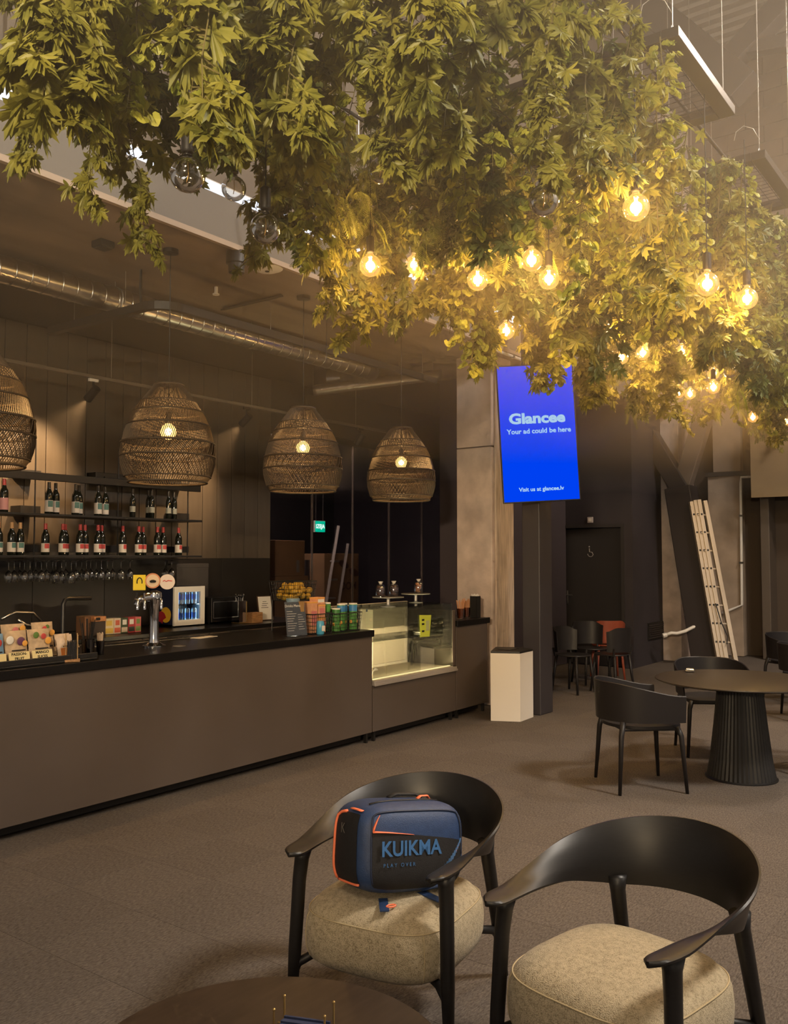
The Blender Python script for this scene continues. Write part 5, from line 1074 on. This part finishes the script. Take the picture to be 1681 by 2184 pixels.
def strand(kind, L, n_leaf, size, spread, twig_every):
    """one hanging vine: stem path, twigs, leaf matrices"""
    path = []; p = Vector((0, 0, 0)); dx = random.uniform(-.05, .05); dy = random.uniform(-.05, .05); k = 0
    st = MB(); mats = []
    nseg = max(5, int(L / .09))
    for i in range(nseg + 1):
        path.append(p.copy()); dx += random.uniform(-.25, .25); dy += random.uniform(-.25, .25); dx *= .8; dy *= .8
        p = p + Vector((dx * .09, dy * .09, -L / nseg))
    st.tube(path, [.0045 - .003 * i / nseg for i in range(nseg + 1)], 5)
    def on(u): i = min(nseg - 1, int(u * nseg)); return path[i].lerp(path[i + 1], u * nseg - i)
    cnt_ = 0; ntw = int(L / twig_every)
    per = max(1, round(n_leaf / ntw))
    for j in range(ntw):
        u = min(.995, (j + random.random()) / ntw); a = random.uniform(0, 2 * PI); o = on(u); ln = random.uniform(.35, 1.0) * spread * (1 - .45 * u)
        e = o + Vector((math.cos(a) * ln, math.sin(a) * ln, -random.uniform(.2, .9) * ln)); m_ = o.lerp(e, .5) + Vector((0, 0, .02))
        st.tube([o, m_, e], [.0024, .002, .0012], 4, caps=False)
        for q in range(per):
            f_ = random.uniform(.35, 1.05); c = o.lerp(e, f_); s_ = size * random.uniform(.65, 1.2); b_ = a + random.uniform(-1.1, 1.1)
            out = Vector((math.cos(b_), math.sin(b_), 0)); tip = (out * random.uniform(.25, 1.0) + Vector((0, 0, -random.uniform(.35, 1.2)))).normalized()
            nrm = (out * random.uniform(.2, 1.0) + Vector((random.uniform(-.5, .5), random.uniform(-.5, .5), random.uniform(.1, .9)))); nrm = (nrm - tip * nrm.dot(tip)).normalized(); xx = tip.cross(nrm)
            M = Matrix.Identity(4)
            for r_ in range(3): M[r_][0] = xx[r_] * s_; M[r_][1] = tip[r_] * s_; M[r_][2] = nrm[r_] * s_; M[r_][3] = c[r_]
            mats.append(M)
    return st, mats
def joined(kind, mats):
    vs, fs = GEO[kind]; V = [Vector(v) for v in vs]; b = MB()
    for M in mats: b.add([M @ v for v in V], fs)
    return b
leaf_me = {k: (lambda b: b.add(*GEO[k]).mesh('leaf', LM[k]))(MB()) for k in GEO}
leaf_dk = MB().add(*GEO['lobed']).mesh('leaf', LMd)
VAR = []
def make_var(kind, L, n, size, spread, tw, m, single=0):
    st, ms = strand(kind, L, n, size, spread, tw); ms.sort(key=lambda M: random.random())
    VAR.append((kind, L, st.mesh('vine_stem', stem_m), joined(kind, ms[single:]).mesh('foliage', m), ms[:single], m))
for L in (1.15, 1.0, .9, .8, .7): make_var('lobed', L, int(200 * L), .084, .23, .026, LM['lobed'])
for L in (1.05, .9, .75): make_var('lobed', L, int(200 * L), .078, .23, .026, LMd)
for L in (1.0, .85, .7): make_var('round', L, int(420 * L), .025, .15, .02, LM['round'])
for L in (.75, .6): make_var('fern', L, int(60 * L), .15, .08, .04, LM['fern'])
nshared = len(VAR)
for L in (1.0, .85, 1.1): make_var('lobed', L, int(190 * L), .092, .22, .027, LM['lobed'], 20)
make_var('round', .9, 360, .027, .15, .02, LM['round'], 16); make_var('fern', .7, 40, .15, .08, .04, LM['fern'], 10)
# --- globe bulbs: pixel position, apparent diameter, lit
BULBS = [(400, 372, 78, 0), (499, 402, 54, 0), (566, 487, 66, 0), (811, 365, 55, 0), (1160, 427, 68, 0), (122, 318, 52, 0), (1357, 443, 58, 1), (790, 567, 47, 1), (882, 565, 40, 1), (1019, 597, 46, 1), (1134, 555, 48, 1), (1171, 595, 45, 1), (1509, 606, 50, 1), (1594, 637, 45, 1), (1080, 706, 37, 1), (1299, 704, 36, 1), (1326, 762, 30, 1), (1371, 753, 30, 1), (1455, 750, 28, 1), (1522, 797, 26, 1), (1558, 792, 29, 0), (1448, 836, 26, 1), (1472, 840, 24, 1), (1522, 826, 28, 1), (1606, 890, 22, 1), (1676, 900, 21, 1)]
gl_lit = globe_mesh(.0625).mesh('globe', bulb_glass, True); gl_off = globe_mesh(.0625).mesh('globe', unlit_glass, True)
sock_me = MB().lathe([(.020, .078), (.023, .082), (.023, .165), (.016, .172), (.006, .178)], 14).mesh('socket', black, SM); filo = MB().tube([(0, 0, .045), (0, 0, -.035)], .0085, 8).mesh('filament', fil, True); stem_g = MB().tube([(0, 0, .075), (0, 0, .045)], .006, 6).mesh('glass_stem', unlit_glass, True)
foff = MB().tube([(0, 0, .05), (.004, 0, .0), (-.004, 0, -.03)], .002, 5).mesh('filament', brass, True)
bulb_px = []; nl = nu = 0
for (x, y, dpx, lit) in sorted(BULBS):
    d = .125 * FPX / dpx; p = atd(x, y, d); p.y = min(p.y, VP1 - .05); bulb_px.append((x, y, d, dpx))
    if lit: lab = 'lit amber globe bulb among the leaves, %s lit one from left' % ORD[nl]; nl += 1
    else: lab = 'unlit clear globe bulb among the leaves, %s unlit one from left' % ORD[nu]; nu += 1
    t = thing('globe_bulb', lab, 'light bulb', p, 0, 'globe bulbs hanging in the plants')
    g_ = obj('globe', gl_lit if lit else gl_off, t); obj('socket', sock_me, t); obj('filament', filo if lit else foff, t)
    MB().tube([(0, 0, .175), (0, 0, ZM - p.z)], .003, 5).build('cord', cable_m, t)
    if lit: light('bulb_light', 'POINT', (0, 0, .0), 11, (1.0, .64, .28), t, .03)
p = atd(923, 62, 3.1); t = thing('empty_socket', 'black bare lamp socket hanging at the top without bulb', 'lamp socket', p); MB().lathe([(.026, -.055), (.026, .045), (.02, .055), (.006, .062)], 18).build('socket', blackp, t, SM); MB().lathe([(.02, -.06), (.024, -.055)], 16).build('socket_ring', black, t); MB().tube([(0, 0, .06), (0, 0, ZM - p.z)], .0035, 5).build('cord', cable_m, t)
# --- where the foliage ends below, read from the photograph as vine lengths
EDGE = [(-200, 420), (0, 450), (60, 440), (110, 495), (180, 480), (215, 360), (240, 360), (270, 400), (330, 370), (420, 400), (458, 430), (500, 430), (545, 420), (590, 470), (650, 490), (690, 560), (725, 690), (800, 720), (880, 745), (940, 690), (1000, 740), (1035, 800), (1080, 770), (1150, 800), (1165, 840), (1180, 835), (1188, 768), (1216, 768), (1226, 825), (1240, 830), (1260, 865), (1330, 885), (1400, 885), (1460, 930), (1500, 890), (1560, 890), (1600, 930), (1650, 965), (1700, 945), (2400, 900)]
def edge(x):
    for (a, b), (c_, d_) in zip(EDGE, EDGE[1:]):
        if a <= x <= c_: return b + (d_ - b) * (x - a) / (c_ - a)
    return 420
def project(P):
    v = P - CAM; fd = v.dot(F2); rt = v.dot(R2); cz = fd * math.cos(PITCH) + v.z * math.sin(PITCH); cy = -fd * math.sin(PITCH) + v.z * math.cos(PITCH)
    return 840.5 + FPX * rt / cz, 1092 - FPX * cy / cz, cz
def z_at(P, y):      # height over plan position P that shows at picture row y
    r = ray(project(P)[0], y); return HCAM + r.z * (P.dot(F2) / r.dot(F2))
LAB = {'lobed': 'green vine with deeply lobed leaves hanging from the ', 'deep': 'dark green vine with lobed leaves hanging from the ', 'round': 'yellow green vine with small round leaves hanging from the ', 'fern': 'light green fern hanging from the '}
GRP = {'lobed': 'lobed leaf vines', 'deep': 'dark lobed leaf vines', 'round': 'round leaf vines', 'fern': 'ferns'}
placed = 0; singles = 0
def add_vine(P, L, kd, deep, near, k, thin=1.0):
    global placed, singles
    pool = [v for v in (VAR[nshared:] if near else VAR[:nshared]) if v[0] == kd and ((v[5] is LMd) == deep or near)] or [v for v in VAR[:nshared] if v[0] == kd]
    v = min(pool, key=lambda q: abs(q[1] - L) + random.uniform(0, .12)); kk = 'deep' if v[5] is LMd else kd
    t = thing('hanging_' + ('fern' if kd == 'fern' else 'vine'), LAB[kk] + FR[k][0] + ' mesh frame', 'fern' if kd == 'fern' else 'vine', P, random.uniform(0, 6.28), GRP[kk] + ' under the ' + FR[k][0] + ' frame')
    sz = L / v[1]; t.scale = (min(1.1, max(.8, sz)) * thin,) * 2 + (sz,)
    obj('vine_stem', v[2], t); fo = obj('foliage', v[3], t); fo['kind'] = 'stuff'
    if v[4]:
        singles += 1
        for M in v[4]: lo = obj('leaf', leaf_me[v[0]], t); lo.matrix_local = M
    placed += 1
cells = []
for k, (nm, u) in enumerate(FR):
    n = (14, 44, 62, 56, 44, 36, 32)[k]
    for q in range(n): cells.append((k, u))
for k, u in cells:
    for attempt in range(8):
        P = Vector((u + random.uniform(-.30, fw + .34), random.uniform(VP0 + .05, VP1), ZM + .0))
        px, py, dep = project(Vector((P.x, P.y, 3.5)))
        if dep < 2.55 or px < 40 or px > 1900: continue
        if k == 2 and P.y < 1.62 and random.random() < .6: continue
        zb = z_at(P, edge(px)) + random.choice((0, 0, .08, .2, .4)) * random.random()
        ztop_in = z_at(P, -80)
        if zb > ZM - .28: continue
        zb = max(zb, 2.92)
        if zb > ztop_in + .25: continue
        L = ZM - zb
        if random.random() < .30: L *= random.uniform(.6, .9)
        L = min(L, 1.32); bad = False
        for (bx, by, bd, bdp) in bulb_px:
            pd = P.dot(F2)
            if pd < bd + .20 and abs(px - bx) < bdp * .42 + (.20 if by < 510 else .155) * FPX / dep:
                zr = z_at(P, by - bdp * .55)
                if ZM - L < zr + .05:
                    if by > 510 and abs(px - bx) > bdp * .42 + .07 * FPX / dep and random.random() < .5: continue
                    L = ZM - (zr + .05 + random.uniform(.02, .1))
        if L < .33: bad = True
        if bad: continue
        break
    else: continue
    r = random.random()
    # round-leaf vines gather on the camera side of the frames, ferns in the middle
    if r < .22 + (.24 if P.y < 2.4 and P.x > 2.6 else 0): kd = 'round'
    elif r > .93: kd = 'fern'
    else: kd = 'lobed'
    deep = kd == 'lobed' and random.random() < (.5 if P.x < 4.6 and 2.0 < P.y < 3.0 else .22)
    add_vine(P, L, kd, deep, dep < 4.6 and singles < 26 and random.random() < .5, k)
# long trailing vines along the bar side of the frames
TRAIL = [(30, 380), (60, 430), (95, 480), (140, 490), (185, 470), (120, 440), (160, 420), (60, 350), (245, 470), (270, 560), (440, 500), (456, 600), (578, 540), (592, 580), (690, 590), (715, 660), (728, 690), (745, 640), (790, 700), (815, 720), (850, 690), (872, 735), (895, 742), (905, 690), (930, 660), (985, 700), (1030, 790), (1037, 740), (1000, 660), (1100, 765), (1160, 800), (1175, 835), (1245, 830), (1255, 862), (1300, 870), (1330, 885), (1385, 880), (1400, 870), (1455, 925), (1470, 905), (1600, 930), (1640, 960), (1655, 955), (1620, 940)]
for i, (px, yb) in enumerate(TRAIL):
    P = atv(px, yb, VP1 - .02 - .09 * (i % 3)); L = min(1.4, ZM - P.z - .06)
    pd = P.dot(F2)
    if L < .35 or any(pd < bd + .3 and by < yb + 10 and abs(px - bx) < bdp * .42 + .11 * FPX / pd for bx, by, bd, bdp in bulb_px): continue
    k = max(range(len(FR)), key=lambda q: -abs(FR[q][1] + .48 - P.x)); P.z = ZM
    add_vine(P, L, 'lobed', i % 4 == 3, False, k, .72)
print('vines', placed, 'with single leaves', singles)
# ------------------------------------------------------------------ thin warm haze volume, added to stand in for lens veil
hm = bpy.data.materials.new('veil_haze'); hm.use_nodes = True; nt = hm.node_tree
for n in list(nt.nodes): nt.nodes.remove(n)
vo = nd(nt, 'ShaderNodeVolumeScatter'); vo.inputs['Color'].default_value = (1.0, .84, .66, 1); vo.inputs['Density'].default_value = 0.052; vo.inputs['Anisotropy'].default_value = 0.35
nt.links.new(vo.outputs[0], nd(nt, 'ShaderNodeOutputMaterial').inputs['Volume'])
hz = MB().box(-7.9, 15.75, -9.9, 10.8, 2.65, 5.4).build('haze', hm)
tag(hz, 'thin warm haze added in place of lens veil', 'haze', kind='stuff')
